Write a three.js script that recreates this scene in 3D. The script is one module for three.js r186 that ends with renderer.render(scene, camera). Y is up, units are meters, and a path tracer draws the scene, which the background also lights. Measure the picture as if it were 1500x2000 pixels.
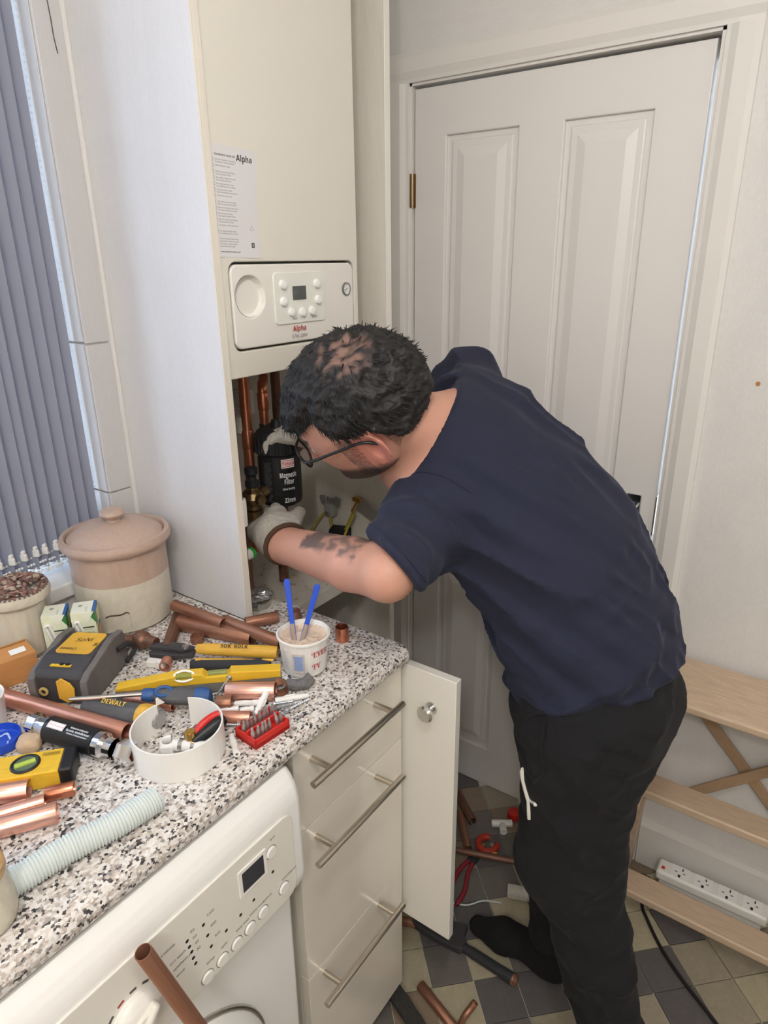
import * as THREE from 'three';
import { RoundedBoxGeometry } from 'three/addons/geometries/RoundedBoxGeometry.js';
import { mergeGeometries, toCreasedNormals } from 'three/addons/utils/BufferGeometryUtils.js';
import { ImprovedNoise } from 'three/addons/math/ImprovedNoise.js';
import { RectAreaLightUniformsLib } from 'three/addons/lights/RectAreaLightUniformsLib.js';

// ---------- camera, sky, lamp, exposure ----------
const scene = new THREE.Scene();
const D = Math.PI / 180;
const camera = new THREE.PerspectiveCamera(74.44, 0.75, 0.02, 60);
camera.position.set(1.18, 1.592, 0);
camera.rotation.order = 'YXZ';
camera.rotation.set(-20.4965 * D, 35.7537 * D, -0.7237 * D);
scene.background = new THREE.Color(0.62, 0.78, 1.0);      // overcast daylight outside
scene.backgroundIntensity = 6.5;
const renderer = new THREE.WebGLRenderer();
renderer.toneMapping = THREE.LinearToneMapping;
renderer.toneMappingExposure = 0.88;
renderer.shadowMap.enabled = true;
RectAreaLightUniformsLib.init();
const LAMPS = [[1.2, -0.08, 1.5], [1.55, 0.8, 2.3]], LAMP_TINT = new THREE.Color(1.0, 0.98, 0.965);

// ---------- helpers ----------
let seed = 7;
const rnd = () => { seed = (seed * 1664525 + 1013904223) >>> 0; return seed / 4294967296; };
const rr = (a, b) => a + (b - a) * rnd();
const noise = new ImprovedNoise();
const V = (x, y, z) => new THREE.Vector3(x, y, z);
const used = new Map();
function numbered(name) { const n = used.get(name) || 0; used.set(name, n + 1); return n ? name + '_' + String(n).padStart(3, '0') : name; }
function shade(o) { o.traverse((m) => { if (m.isMesh) { m.castShadow = true; m.receiveShadow = true; } }); return o; }
function part(name, geo, mat, parent, label) {
  const m = new THREE.Mesh(geo, mat); m.name = name; m.castShadow = m.receiveShadow = true;
  if (label) m.userData.label = label;
  if (parent) parent.add(m);
  return m;
}
function thing(name, label, category, pos = [0, 0, 0], turn = 0, group) {
  const g = new THREE.Group(); g.name = numbered(name); g.position.set(...pos); g.rotation.y = turn;
  g.userData = { label, category }; if (group) g.userData.group = group;
  scene.add(g); return g;
}
function solo(name, geo, mat, label, category, group) {
  const m = part(numbered(name), geo, mat, scene); m.userData = { label, category }; if (group) m.userData.group = group; return m;
}
function struct(name, geo, mat, parent) { const m = part(name, geo, mat, parent || scene); if (!parent) m.userData.kind = 'structure'; return m; }
const box = (w, h, d, x = 0, y = 0, z = 0, r = 0, s = 2) => (r ? new RoundedBoxGeometry(w, h, d, s, Math.min(r, w / 2.01, h / 2.01, d / 2.01)) : new THREE.BoxGeometry(w, h, d)).translate(x, y, z);
const span = (x0, x1, y0, y1, z0, z1, r = 0) => box(Math.abs(x1 - x0), Math.abs(y1 - y0), Math.abs(z1 - z0), (x0 + x1) / 2, (y0 + y1) / 2, (z0 + z1) / 2, r);
const cyl = (r0, r1, h, n = 24, open = false) => new THREE.CylinderGeometry(r1, r0, h, n, 1, open);
const plain = (g) => { let q = g.index ? g.toNonIndexed() : g; for (const k of Object.keys(q.attributes)) if (!['position', 'normal', 'uv'].includes(k)) q.deleteAttribute(k); return q; };
const merge = (...gs) => mergeGeometries(gs.flat().map(plain));
const lathe = (pts, n = 40) => toCreasedNormals(new THREE.LatheGeometry(pts.map((p) => new THREE.Vector2(p[0], p[1])), n), 0.6);
const tube = (pts, r, n = 40, m = 10) => new THREE.TubeGeometry(new THREE.CatmullRomCurve3(pts.map((p) => (p.isVector3 ? p : V(...p)))), n, r, m, false);
function orient(geo, a, b) {           // a geometry along +y from 0 to |ab| laid from a to b
  const A = V(...a), B = V(...b), q = new THREE.Quaternion().setFromUnitVectors(V(0, 1, 0), B.clone().sub(A).normalize());
  return geo.applyQuaternion(q).translate(A.x, A.y, A.z);
}
const dist = (a, b) => Math.hypot(a[0] - b[0], a[1] - b[1], a[2] - b[2]);
const rod = (a, b, r, r2 = r, n = 14) => { const L = dist(a, b); return orient(cyl(r, r2, L, n).translate(0, L / 2, 0), a, b); };
function hollow(a, b, r, wall = 0.0011, n = 26) {   // a pipe with an open bore
  const L = dist(a, b), i = r - wall;
  return orient(lathe([[i, 0], [r - 0.0003, 0], [r, 0.0006], [r, L - 0.0006], [r - 0.0003, L], [i, L], [i, L * 0.5], [i, 0]], n), a, b);
}
function extr(pts, depth, bevel = 0, holes = [], seg = 2) {
  const s = Array.isArray(pts) ? new THREE.Shape(pts.map((p) => new THREE.Vector2(...p))) : pts;
  for (const h of holes) s.holes.push(Array.isArray(h) ? new THREE.Path(h.map((p) => new THREE.Vector2(...p))) : h);
  return new THREE.ExtrudeGeometry(s, { depth, bevelEnabled: bevel > 0, bevelSize: bevel, bevelThickness: bevel, bevelSegments: seg, bevelOffset: -bevel, curveSegments: 20 });
}
function roundRect(w, h, r, cx = 0, cy = 0, P = THREE.Shape) {
  const s = new P(), x = cx - w / 2, y = cy - h / 2;
  s.moveTo(x + r, y); s.lineTo(x + w - r, y); s.absarc(x + w - r, y + r, r, -Math.PI / 2, 0); s.lineTo(x + w, y + h - r); s.absarc(x + w - r, y + h - r, r, 0, Math.PI / 2);
  s.lineTo(x + r, y + h); s.absarc(x + r, y + h - r, r, Math.PI / 2, Math.PI); s.lineTo(x, y + r); s.absarc(x + r, y + r, r, Math.PI, Math.PI * 1.5);
  return s;
}
const flip = (g) => { const q = plain(g), a = q.attributes; for (const k of Object.keys(a)) { const n = a[k].itemSize, d = a[k].array; for (let i = 0; i < a[k].count; i += 3) for (let j = 0; j < n; j++) { const t = d[(i + 1) * n + j]; d[(i + 1) * n + j] = d[(i + 2) * n + j]; d[(i + 2) * n + j] = t; } } q.computeVertexNormals(); return q; };
// faces: shapes drawn in (u to the right, v up) turned to look along +x (u = -z), or +z
const faceX = (g, x, y, z) => g.rotateY(Math.PI / 2).translate(x, y, z);
const faceZ = (g, x, y, z) => g.translate(x, y, z);

// ---------- textures ----------
function canvasTex(w, h, draw) {
  const c = document.createElement('canvas'); c.width = w; c.height = h; const g = c.getContext('2d'); draw(g, w, h);
  const t = new THREE.CanvasTexture(c); t.colorSpace = THREE.SRGBColorSpace; t.anisotropy = 4; return t;
}
function dataTex(n, fn, srgb = true) {
  const d = new Uint8Array(n * n * 4);
  for (let y = 0; y < n; y++) for (let x = 0; x < n; x++) { const c = fn(x / n, y / n); const o = (y * n + x) * 4; d[o] = c[0]; d[o + 1] = c[1]; d[o + 2] = c[2]; d[o + 3] = 255; }
  const t = new THREE.DataTexture(d, n, n); t.wrapS = t.wrapT = THREE.RepeatWrapping; t.magFilter = THREE.LinearFilter; t.minFilter = THREE.LinearMipmapLinearFilter; t.generateMipmaps = true;
  if (srgb) t.colorSpace = THREE.SRGBColorSpace; t.needsUpdate = true; return t;
}
const tileN = (u, v, f, s = 0) => {   // tileable noise
  const a = u * Math.PI * 2, b = v * Math.PI * 2, r = f / 6.283;
  return noise.noise(Math.cos(a) * r + 10 + s, Math.sin(a) * r + Math.cos(b) * r * 0.7 + s * 1.7, Math.sin(b) * r + Math.cos(b) * r * 0.7 - s);
};
const fineGrain = dataTex(256, (u, v) => { const k = 128 + 60 * tileN(u, v, 60) + 50 * tileN(u, v, 130, 3) + rr(-18, 18); return [k, k, k]; }, false);
const rep = (t, x, y = x) => { const c = t.clone(); c.repeat.set(x, y); c.needsUpdate = true; return c; };
const mottled = (r, g, b, amt, f = 9) => dataTex(256, (u, v) => { const k = 1 + amt * (tileN(u, v, f) + 0.6 * tileN(u, v, f * 3.1, 5) + 0.5 * tileN(u, v, f * 9, 9)) + rr(-0.01, 0.01); return [r * k, g * k, b * k].map((q) => Math.max(0, Math.min(255, q))); });
// speckled laminate: flakes of several tones
const laminate = (() => {
  const n = 1024, G = 84, cells = [];
  const tones = [[232, 228, 224], [226, 221, 216], [214, 207, 200], [198, 186, 176], [178, 166, 158], [150, 144, 140], [84, 80, 80], [52, 50, 52]];
  const wts = [0.18, 0.18, 0.18, 0.14, 0.10, 0.08, 0.07, 0.07];
  for (let i = 0; i < G * G; i++) { let k = rnd(), j = 0; while (k > wts[j] && j < 7) k -= wts[j++]; cells.push([rr(0.05, 0.95), rr(0.05, 0.95), j, rr(0.8, 1.3) * (j > 5 ? 1.15 : 1)]); }
  return dataTex(n, (u, v) => {
    const x = u * G + 0.5 * tileN(u, v, 160), y = v * G + 0.5 * tileN(u, v, 160, 7), ix = Math.floor(x), iy = Math.floor(y); let best = 9, bt = 0;
    for (let dy = -1; dy <= 1; dy++) for (let dx = -1; dx <= 1; dx++) {
      const c = cells[((iy + dy + G) % G) * G + ((ix + dx + G) % G)], ddx = x - ix - dx - c[0], ddy = y - iy - dy - c[1], q = (Math.abs(ddx) * 0.7 + Math.abs(ddy) + Math.hypot(ddx, ddy)) * c[3];
      if (q < best) { best = q; bt = c[2]; }
    }
    const c = tones[bt], k = rr(-5, 5); return [c[0] + k, c[1] + k, c[2] + k];
  });
})();
const woodTex = (r, g, b) => dataTex(256, (u, v) => { const w = Math.sin((v * 26 + 2.2 * tileN(u, v, 3)) * 6.28) * 0.03 + 0.06 * tileN(u * 1, v, 22, 4) + 0.03 * tileN(u, v, 70); const k = 1 + w + rr(-0.012, 0.012); return [Math.min(255, r * k), g * k, b * k]; });

// ---------- materials ----------
const std = (o) => new THREE.MeshStandardMaterial({ roughness: 0.6, ...o });
const phy = (o) => new THREE.MeshPhysicalMaterial({ roughness: 0.5, ...o });
const bump = (s, k = 0.0003) => ({ bumpMap: rep(fineGrain, s), bumpScale: k });
const M = {
  wall: std({ map: rep(mottled(228, 225, 221, 0.012), 2), roughness: 0.75, ...bump(9, 0.0004) }),
  ceil: std({ color: 0xf2eee6, roughness: 0.9 }),
  gloss: phy({ color: 0xeae6e0, roughness: 0.32, clearcoat: 0.15, clearcoatRoughness: 0.25 }),
  door: phy({ color: 0xe9e5e1, roughness: 0.38, ...bump(6, 0.00012) }),
  panelGrey: std({ map: rep(mottled(220, 219, 220, 0.008), 1), roughness: 0.55, ...bump(10, 0.0001) }),
  rawEdge: std({ map: rep(mottled(228, 221, 208, 0.04, 14), 1, 1), roughness: 0.8 }),
  cream: phy({ color: 0xeae6dc, roughness: 0.34, clearcoat: 0.25, clearcoatRoughness: 0.2 }),
  creamIn: std({ map: rep(mottled(222, 216, 204, 0.03, 6), 1), roughness: 0.6 }),
  drawer: phy({ color: 0xe6dfd2, roughness: 0.22, clearcoat: 0.6, clearcoatRoughness: 0.1 }),
  drawerEdge: std({ color: 0xe2dbcd, roughness: 0.5 }),
  whitePlastic: phy({ color: 0xefece6, roughness: 0.36 }),
  white: phy({ color: 0xf4f2ee, roughness: 0.3 }),
  boiler: phy({ color: 0xe0dbcf, roughness: 0.42 }),
  boilerPanel: phy({ color: 0xeae6de, roughness: 0.4 }),
  darkGap: std({ color: 0x4b473f, roughness: 0.8 }),
  black: std({ color: 0x1a1a1c, roughness: 0.45 }),
  blackMatt: std({ color: 0x141416, roughness: 0.75 }),
  rubber: std({ color: 0x2c2c2f, roughness: 0.7, ...bump(4, 0.0002) }),
  steel: std({ color: 0xc9c5bf, metalness: 1, roughness: 0.3 }),
  nickel: std({ color: 0xccc3b5, metalness: 1, roughness: 0.34, ...bump(4, 0.00005) }),
  chrome: std({ color: 0xdcdcdc, metalness: 1, roughness: 0.12 }),
  brass: std({ color: 0xc9a45e, metalness: 1, roughness: 0.3 }),
  bronze: std({ color: 0x8f7a5a, metalness: 1, roughness: 0.35 }),
  copper: [
    std({ map: mottled(216, 156, 134, 0.07), metalness: 0.85, roughness: 0.42 }),
    std({ map: mottled(166, 120, 98, 0.14), metalness: 0.75, roughness: 0.5 }),
    std({ map: mottled(236, 184, 166, 0.05), metalness: 0.85, roughness: 0.36 }),
    std({ map: mottled(130, 96, 80, 0.16), metalness: 0.7, roughness: 0.5 }),
    std({ map: mottled(204, 132, 102, 0.1), metalness: 0.9, roughness: 0.28 })],
  laminate: phy({ map: laminate, roughness: 0.34 }),
  birch: phy({ map: woodTex(206, 181, 154), roughness: 0.42 }),
  pine: std({ map: woodTex(176, 146, 116), roughness: 0.55 }),
  card: std({ map: mottled(196, 138, 82, 0.03), roughness: 0.85 }),
  yellow: phy({ map: mottled(228, 184, 50, 0.045), roughness: 0.5 }),
  yellowOchre: phy({ map: mottled(218, 168, 60, 0.06), roughness: 0.5 }),
  toolGrey: std({ map: mottled(88, 88, 90, 0.08), roughness: 0.7, ...bump(4, 0.0002) }),
  levelGrey: std({ map: mottled(118, 116, 112, 0.05), roughness: 0.6 }),
  charcoal: std({ map: mottled(62, 60, 62, 0.16), roughness: 0.65, ...bump(3, 0.0003) }),
  red: phy({ color: 0xcf2a22, roughness: 0.4 }),
  blue: phy({ color: 0x2350c8, roughness: 0.4 }),
  blueGrip: std({ color: 0x2c5590, roughness: 0.55 }),
  stone: phy({ map: rep(mottled(188, 162, 145, 0.035, 20), 3, 1), roughness: 0.38, ...bump(8, 0.0002) }),
  stoneCream: phy({ map: rep(mottled(212, 204, 186, 0.03, 16), 3, 1), roughness: 0.42, ...bump(8, 0.0002) }),
  blind: phy({ color: 0xaeb1c0, roughness: 0.95, transmission: 0.36, thickness: 0, ...bump(20, 0.0002) }),
  upvc: phy({ color: 0xf3f4f6, roughness: 0.3 }),
  tile: phy({ map: mottled(196, 193, 191, 0.012), roughness: 0.22 }),
  grout: std({ color: 0xd9d2c4, roughness: 0.95, ...bump(8, 0.0006) }),
  plaster: std({ map: mottled(238, 214, 190, 0.08, 12), roughness: 0.9, ...bump(2, 0.002) }),
  hose: phy({ color: 0xd3dad6, roughness: 0.5 }),
  earthWire: phy({ color: 0xb5a445, roughness: 0.5 }),
  galv: std({ map: mottled(200, 200, 198, 0.1, 20), metalness: 0.9, roughness: 0.38 }),
  zinc: std({ color: 0xcdd2d6, metalness: 1, roughness: 0.3 }),
  puttyGrey: std({ map: mottled(112, 110, 110, 0.14, 20), roughness: 0.7, ...bump(1, 0.001) }),
  cableBlack: std({ color: 0x1d1b1b, roughness: 0.5 }),
};
const glass = phy({ color: 0xffffff, roughness: 0, transmission: 1, thickness: 0, ior: 1.5 });
// printed transfers: a transparent sheet of print laid on a face
function printMat(w, h, draw) { return std({ map: canvasTex(w, h, draw), transparent: true, roughness: 0.55, polygonOffset: true, polygonOffsetFactor: -1 }); }
// ---------- room ----------
const RX = 2.35, RZ = 1.6, BZ = -1.58, CH = 2.42;
struct('wall_left', merge(
  span(-0.3, 0, 0, 1.0, BZ - 0.12, RZ + 0.12), span(-0.3, 0, 2.16, CH, BZ - 0.12, RZ + 0.12),
  span(-0.3, 0, 1.0, 2.16, BZ - 0.12, -0.712), span(-0.3, 0, 1.0, 2.16, 0.55, RZ + 0.12)), M.wall);
const backWall = struct('wall_back', merge(span(0, 0.115, 0, CH, BZ - 0.12, BZ), span(0.862, RX, 0, CH, BZ - 0.12, BZ), span(0.115, 0.862, 2.012, CH, BZ - 0.12, BZ)), M.wall);
part('screw_hole', faceZ(new THREE.CylinderGeometry(0.004, 0.005, 0.003, 14).rotateX(Math.PI / 2), 0.996, 1.344, BZ + 0.0006), M.card, backWall);
struct('wall_right', span(RX, RX + 0.12, 0, CH, BZ - 0.12, RZ + 0.12), M.wall);
struct('wall_front', span(0, RX, 0, CH, RZ, RZ + 0.12), M.wall);
struct('ceiling', span(-0.3, RX + 0.12, CH, CH + 0.1, BZ - 0.12, RZ + 0.12), M.ceil);
const floor = struct('floor', span(-0.3, RX + 0.12, -0.1, -0.004, -2.75, RZ + 0.12), M.grout);
struct('wall_hall', span(-0.3, RX + 0.12, 0, CH, -2.75, -2.63), M.wall);
{ // small tiles laid corner to corner, three clay tones
  const tones = [[176, 166, 140], [112, 106, 100], [140, 124, 106], [158, 148, 128], [98, 94, 92]];
  const mats = tones.map((t) => phy({ map: mottled(...t, 0.05, 8), roughness: 0.42, ...bump(1, 0.0006) }));
  const s = 0.0985, g = new RoundedBoxGeometry(s, 0.008, s, 1, 0.0012); g.rotateY(Math.PI / 4);
  const big = [], spots = [], st = 0.0709;
  for (let i = -24; i < 26; i++) for (let j = -26; j < 30; j++) {
    if ((i + j) & 1) continue;
    const x = 0.697 + i * st, z = -1.008 - st + j * st;
    if (x < 0.0 || x > RX || z < BZ - 0.02 || z > RZ) continue;
    const k = (Math.sin(i * 127.1 + j * 311.7) * 43758.5453) % 1, t = Math.floor(Math.abs(k) * 5) % 5;
    spots.push([x, z, t, (x > 0.3 && x < 1.75 && z < -0.72) ? Math.hypot(x - 0.95, z + 1.1) : 9 + Math.hypot(x - 1, z + 1)]);
  }
  spots.sort((a, b) => a[3] - b[3]);
  spots.forEach(([x, z, t], i) => {
    const y = -0.004 + rr(-0.0005, 0.0005);
    if (i < 260) { const m = part('floor_tile', g, mats[t], floor); m.position.set(x, y, z); m.rotation.set(rr(-0.004, 0.004), Math.floor(rnd() * 4) * Math.PI / 2, rr(-0.004, 0.004)); }
    else big.push(g.clone().translate(x, y, z));
  });
  const rest = part('floor_tile', merge(big), mats[0], floor); rest.userData.kind = 'stuff';
}
// window: frame, glass and sill in the left wall
{
  const w = new THREE.Group(); w.name = 'window_1'; w.userData.kind = 'structure'; scene.add(w);
  part('window_frame', merge(span(-0.27, -0.21, 1.0, 1.06, -0.712, 0.55, 0.006), span(-0.27, -0.21, 2.1, 2.16, -0.712, 0.55, 0.006), span(-0.27, -0.21, 1.06, 2.1, -0.712, -0.65, 0.006), span(-0.27, -0.21, 1.06, 2.1, 0.49, 0.55, 0.006), span(-0.265, -0.2, 1.06, 2.1, -0.05, 0.01, 0.006)), M.upvc, w);
  part('pane', span(-0.243, -0.238, 1.06, 2.1, -0.65, -0.05), glass, w); part('pane', span(-0.243, -0.238, 1.06, 2.1, 0.01, 0.49), glass, w);
  part('window_sill', span(-0.21, 0.012, 0.992, 1.022, -0.711, 0.549, 0.004), M.white, w);
  const tl = [[1.024, 1.166], [1.169, 1.454], [1.4575, 2.156]];
  for (const [a, b] of tl) part('reveal_tile', span(-0.205, -0.0005, a, b, -0.712, -0.706, 0.0012), M.tile, w);
  part('crack', tube([[0.0066, 1.985, -0.736], [0.0066, 1.96, -0.7375], [0.0066, 1.935, -0.738], [0.0066, 1.912, -0.7405]], 0.0008, 20, 5), M.darkGap, w);
  for (const [a, b] of [[0.949, 1.166], [1.169, 1.452], [1.4555, 2.156]]) part('edge_tile', span(-0.0005, 0.006, a, b, -0.757, -0.708, 0.0015), M.tile, w);
}
// vertical blind gathered at the end of the window
{
  const b = thing('vertical_blind', 'grey vertical blind with gathered fabric slats and white bead chain hanging in window', 'blind', [-0.075, 1.056, -0.52]);
  part('head_rail', span(-0.02, 0.02, 1.0, 1.1, -0.17, 1.05, 0.004), M.upvc, b);
  const n = 29, sl = [];
  const sg = (() => { const g = new THREE.BoxGeometry(0.089, 0.985, 0.0009, 10, 1, 1), p = g.attributes.position; for (let i = 0; i < p.count; i++) p.setZ(i, p.getZ(i) + 0.005 * Math.cos(p.getX(i) / 0.089 * Math.PI)); g.computeVertexNormals(); return g.translate(0, 0.505, 0); })();
  const pocket = new RoundedBoxGeometry(0.086, 0.026, 0.003, 1, 0.0014).translate(0, 0.003, 0.002);
  const clip = merge(box(0.012, 0.014, 0.006, 0.042, 0.024, 0.004, 0.002), box(0.006, 0.012, 0.009, 0.042, 0.032, 0.004, 0.002));
  for (let i = 0; i < n; i++) {
    const z = -0.158 + Math.min(i, 15) * 0.0225 + Math.max(0, i - 15) * 0.064 + rr(-0.002, 0.002), a = 0.55 + rr(-0.07, 0.07);
    const s = part('slat', sg, M.blind, b); s.position.set(0, 0, z); s.rotation.y = a;
    part('bottom_weight', pocket, M.blind, s); part('chain_clip', clip, M.whitePlastic, s);
    sl.push([0.05 * Math.cos(a), z - 0.05 * Math.sin(a)]);
  }
  for (let i = 0; i + 1 < n; i++) {   // bead strings sagging from clip to clip
    const gs = []; for (const off of [0.003, -0.003]) for (let k = 0; k <= 9; k++) { const t = k / 9, sag = 0.034 * (1 - (2 * t - 1) ** 2); gs.push(new THREE.SphereGeometry(0.0023, 8, 6).translate(sl[i][0] + (sl[i + 1][0] - sl[i][0]) * t + off * 2, 0.02 - sag + off, sl[i][1] + (sl[i + 1][1] - sl[i][1]) * t)); }
    part('bead_chain', merge(gs), M.whitePlastic, b);
  }
  const pull = []; for (let k = 0; k < 90; k++) pull.push(new THREE.SphereGeometry(0.0015, 7, 5).translate(0.03 + 0.004 * Math.sin(k * 0.21), 0.98 - k * 0.0103, -0.182));
  part('pull_chain', merge(pull), M.whitePlastic, b);
}
// panelled door, its frame and casing
{
  const dr = new THREE.Group(); dr.name = 'door_1'; dr.userData.kind = 'structure'; dr.position.set(0.148, 0, BZ - 0.036); dr.rotation.y = 0.9 * D; scene.add(dr);
  const w = 0.676, ht = 1.978, panels = [[0.09, 0.277, 0.93, 1.872], [0.385, 0.572, 0.93, 1.872], [0.09, 0.277, 0.14, 0.74], [0.385, 0.572, 0.14, 0.74]];
  const rect = ([a, b, c, e]) => [[a, c], [b, c], [b, e], [a, e]];
  part('door_slab', span(0, w, 0.0015, ht, 0, 0.024), M.door, dr);
  part('door_skin', extr(rect([0, w, 0.0015, ht]), 0.006, 0.003, panels.map((p) => rect(p)), 3).translate(0, 0, 0.024), M.door, dr);
  for (const p of panels) {
    const [a, b, c, e] = p;
    part('panel', extr(rect([a + 0.012, b - 0.012, c + 0.012, e - 0.012]), 0.001, 0.0055, [], 3).translate(0, 0, 0.022), M.door, dr);
    const f = new THREE.BufferGeometry(), q = []; // sloping margin of the raised field
    const o = [a + 0.012, b - 0.012, c + 0.012, e - 0.012], n = [a + 0.05, b - 0.05, c + 0.05, e - 0.05], zo = 0.0245, zi = 0.0335;
    const O = [[o[0], o[2]], [o[1], o[2]], [o[1], o[3]], [o[0], o[3]]], N = [[n[0], n[2]], [n[1], n[2]], [n[1], n[3]], [n[0], n[3]]];
    for (let i = 0; i < 4; i++) { const j = (i + 1) % 4; q.push(...O[i], zo, ...O[j], zo, ...N[j], zi, ...O[i], zo, ...N[j], zi, ...N[i], zi); }
    q.push(...N[0], zi, ...N[1], zi, ...N[2], zi, ...N[0], zi, ...N[2], zi, ...N[3], zi);
    f.setAttribute('position', new THREE.Float32BufferAttribute(q, 3)); f.computeVertexNormals();
    part('raised_field', f, M.door, dr);
  }
  for (const y of [1.755, 0.25]) part('hinge', merge(cyl(0.006, 0.006, 0.078, 14).translate(-0.004, y, 0.038), span(-0.006, 0.004, y - 0.039, y + 0.039, 0.022, 0.034)), M.bronze, dr);
  part('latch_plate', span(0.668, 0.6785, 0.96, 1.06, 0.004, 0.03, 0.002), M.chrome, dr);
  part('handle_rose', span(0.61, 0.645, 0.93, 1.06, 0.03, 0.036, 0.003), M.chrome, dr);
  part('lever', merge(rod([0.628, 1.02, 0.034], [0.628, 1.02, 0.075], 0.008), rod([0.632, 1.02, 0.07], [0.53, 1.02, 0.072], 0.0075)), M.chrome, dr);
  struct('trim_1', merge(span(0.115, 0.145, 0, 2.0, BZ - 0.12, BZ + 0.004), span(0.834, 0.862, 0, 2.0, BZ - 0.12, BZ + 0.004), span(0.145, 0.834, 1.95, 1.984, BZ - 0.075, BZ - 0.048), span(0.145, 0.165, 0, 1.95, BZ - 0.06, BZ - 0.04), span(0.115, 0.862, 1.984, 2.012, BZ - 0.12, BZ + 0.004)), M.gloss);
  const cas = (len) => extr([[0, 0], [0.063, 0], [0.063, 0.012], [0.052, 0.018], [0.022, 0.018], [0.008, 0.012], [0, 0.011]], len, 0);   // section x (0 = inner edge), y out of the wall
  struct('trim_2', flip(cas(1.99).rotateX(-Math.PI / 2).scale(1, 1, -1)).translate(0.842, 0, BZ), M.gloss);
  struct('trim_3', cas(1.99).rotateX(-Math.PI / 2).scale(-1, 1, -1).translate(0.139, 0, BZ), M.gloss);
  struct('trim_4', flip(cas(0.829).rotateX(-Math.PI / 2).scale(1, 1, -1)).rotateZ(Math.PI / 2).translate(0.905, 1.99, BZ), M.gloss);
  part('strike_plate', span(0.8328, 0.8342, 0.95, 1.07, BZ - 0.045, BZ - 0.012), M.brass, scene.getObjectByName('trim_1'));
  struct('baseboard_back', flip(extr([[0, 0], [0.016, 0], [0.016, 0.13], [0.01, 0.142], [0, 0.145]], RX - 0.907, 0).rotateY(-Math.PI / 2).scale(-1, 1, 1)).translate(0.907, 0.002, BZ), M.gloss);
}
// opal globe lamps (x, z, candela); the second is added to brighten the cupboard
LAMPS.forEach(([x, z, cd], i) => {
  const l = thing('ceiling_lamp', ['round opal globe ceiling lamp in front of the drawers', 'added opal globe lamp out of view that brightens the cupboard inside'][i], 'lamp', [x, CH, z], 0, 'ceiling lamps');
  part('ceiling_rose', lathe([[0, -0.03], [0.02, -0.03], [0.045, -0.018], [0.05, 0]], 30), M.whitePlastic, l);
  part('lamp_holder', cyl(0.014, 0.016, 0.03, 20).translate(0, -0.042, 0), M.whitePlastic, l);
  part('lamp_globe', new THREE.SphereGeometry(0.07, 32, 20).translate(0, -0.12, 0), phy({ color: 0xfff3e0, roughness: 0.5, emissive: LAMP_TINT, emissiveIntensity: 6 }), l);
  const pl = new THREE.PointLight(LAMP_TINT, cd, 0, 2); pl.position.set(0, -0.12, 0); pl.castShadow = true; pl.shadow.radius = 3.5; pl.shadow.mapSize.set(1024, 1024); pl.name = 'lamp_light'; l.add(pl);
});
// ---------- worktop ----------
const W = 0.947;
{ // front edge rounded over, narrower tongue beside the boiler cupboard
  const mk = (x0, x1, z0, z1) => {
    const s = new THREE.Shape(), R = 0.019, t = 0.04;
    s.moveTo(x0, -t); s.lineTo(x1 - R, -t); s.absarc(x1 - R, -t + R, R, -Math.PI / 2, 0); s.lineTo(x1, -R); s.absarc(x1 - R, -R, R, 0, Math.PI / 2); s.lineTo(x0, 0); s.closePath();
    return new THREE.ExtrudeGeometry(s, { depth: z1 - z0, bevelEnabled: false, curveSegments: 10 }).translate(0, W, z0);
  };
  const g = toCreasedNormals(merge(mk(0.001, 0.606, -0.768, 0.75), mk(0.302, 0.606, -0.868, -0.768)), 0.5), p = g.attributes.position, n = g.attributes.normal, uv = g.attributes.uv, S = 0.295;
  for (let i = 0; i < p.count; i++) { const x = p.getX(i), y = p.getY(i), z = p.getZ(i); if (Math.abs(n.getZ(i)) > 0.9) uv.setXY(i, x / S, y / S); else uv.setXY(i, z / S, (x + (x > 0.58 ? (W - y) : 0)) / S); }
  solo('worktop', g, M.laminate, 'grey white and black speckled laminate worktop covered in plumbing tools', 'worktop');
}
// ---------- drawer unit ----------
{
  const u = thing('drawer_unit', 'cream gloss three drawer base unit with long steel bar handles', 'drawers', [0, 0, -0.731]);
  part('carcass', merge(span(0.02, 0.562, 0.055, 0.905, -0.146, -0.13), span(0.02, 0.562, 0.055, 0.905, 0.13, 0.146), span(0.02, 0.54, 0.055, 0.07, -0.13, 0.13), span(0.02, 0.54, 0.89, 0.905, -0.13, 0.13), span(0.02, 0.035, 0.07, 0.89, -0.13, 0.13)), M.drawerEdge, u);
  part('plinth', span(0.45, 0.49, 0.001, 0.06, -0.14, 0.14), M.drawerEdge, u);
  for (const [a, b, hy] of [[0.736, 0.901, 0.862], [0.405, 0.7338, 0.703], [0.06, 0.4028, 0.381]]) {
    const d = part('drawer', merge(span(0.564, 0.583, a, b, -0.146, 0.146, 0.0006), span(0.15, 0.564, a + 0.02, a + 0.1, -0.115, 0.115)), M.drawer, u);
    part('handle', merge(rod([0.625, hy, -0.09], [0.625, hy, 0.149], 0.0058, 0.0058, 18), rod([0.583, hy - 0.002, -0.062], [0.626, hy, -0.062], 0.0052), rod([0.583, hy - 0.002, 0.105], [0.626, hy, 0.105], 0.0052)), M.nickel, d, 'brushed steel bar handle');
  }
}
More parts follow.
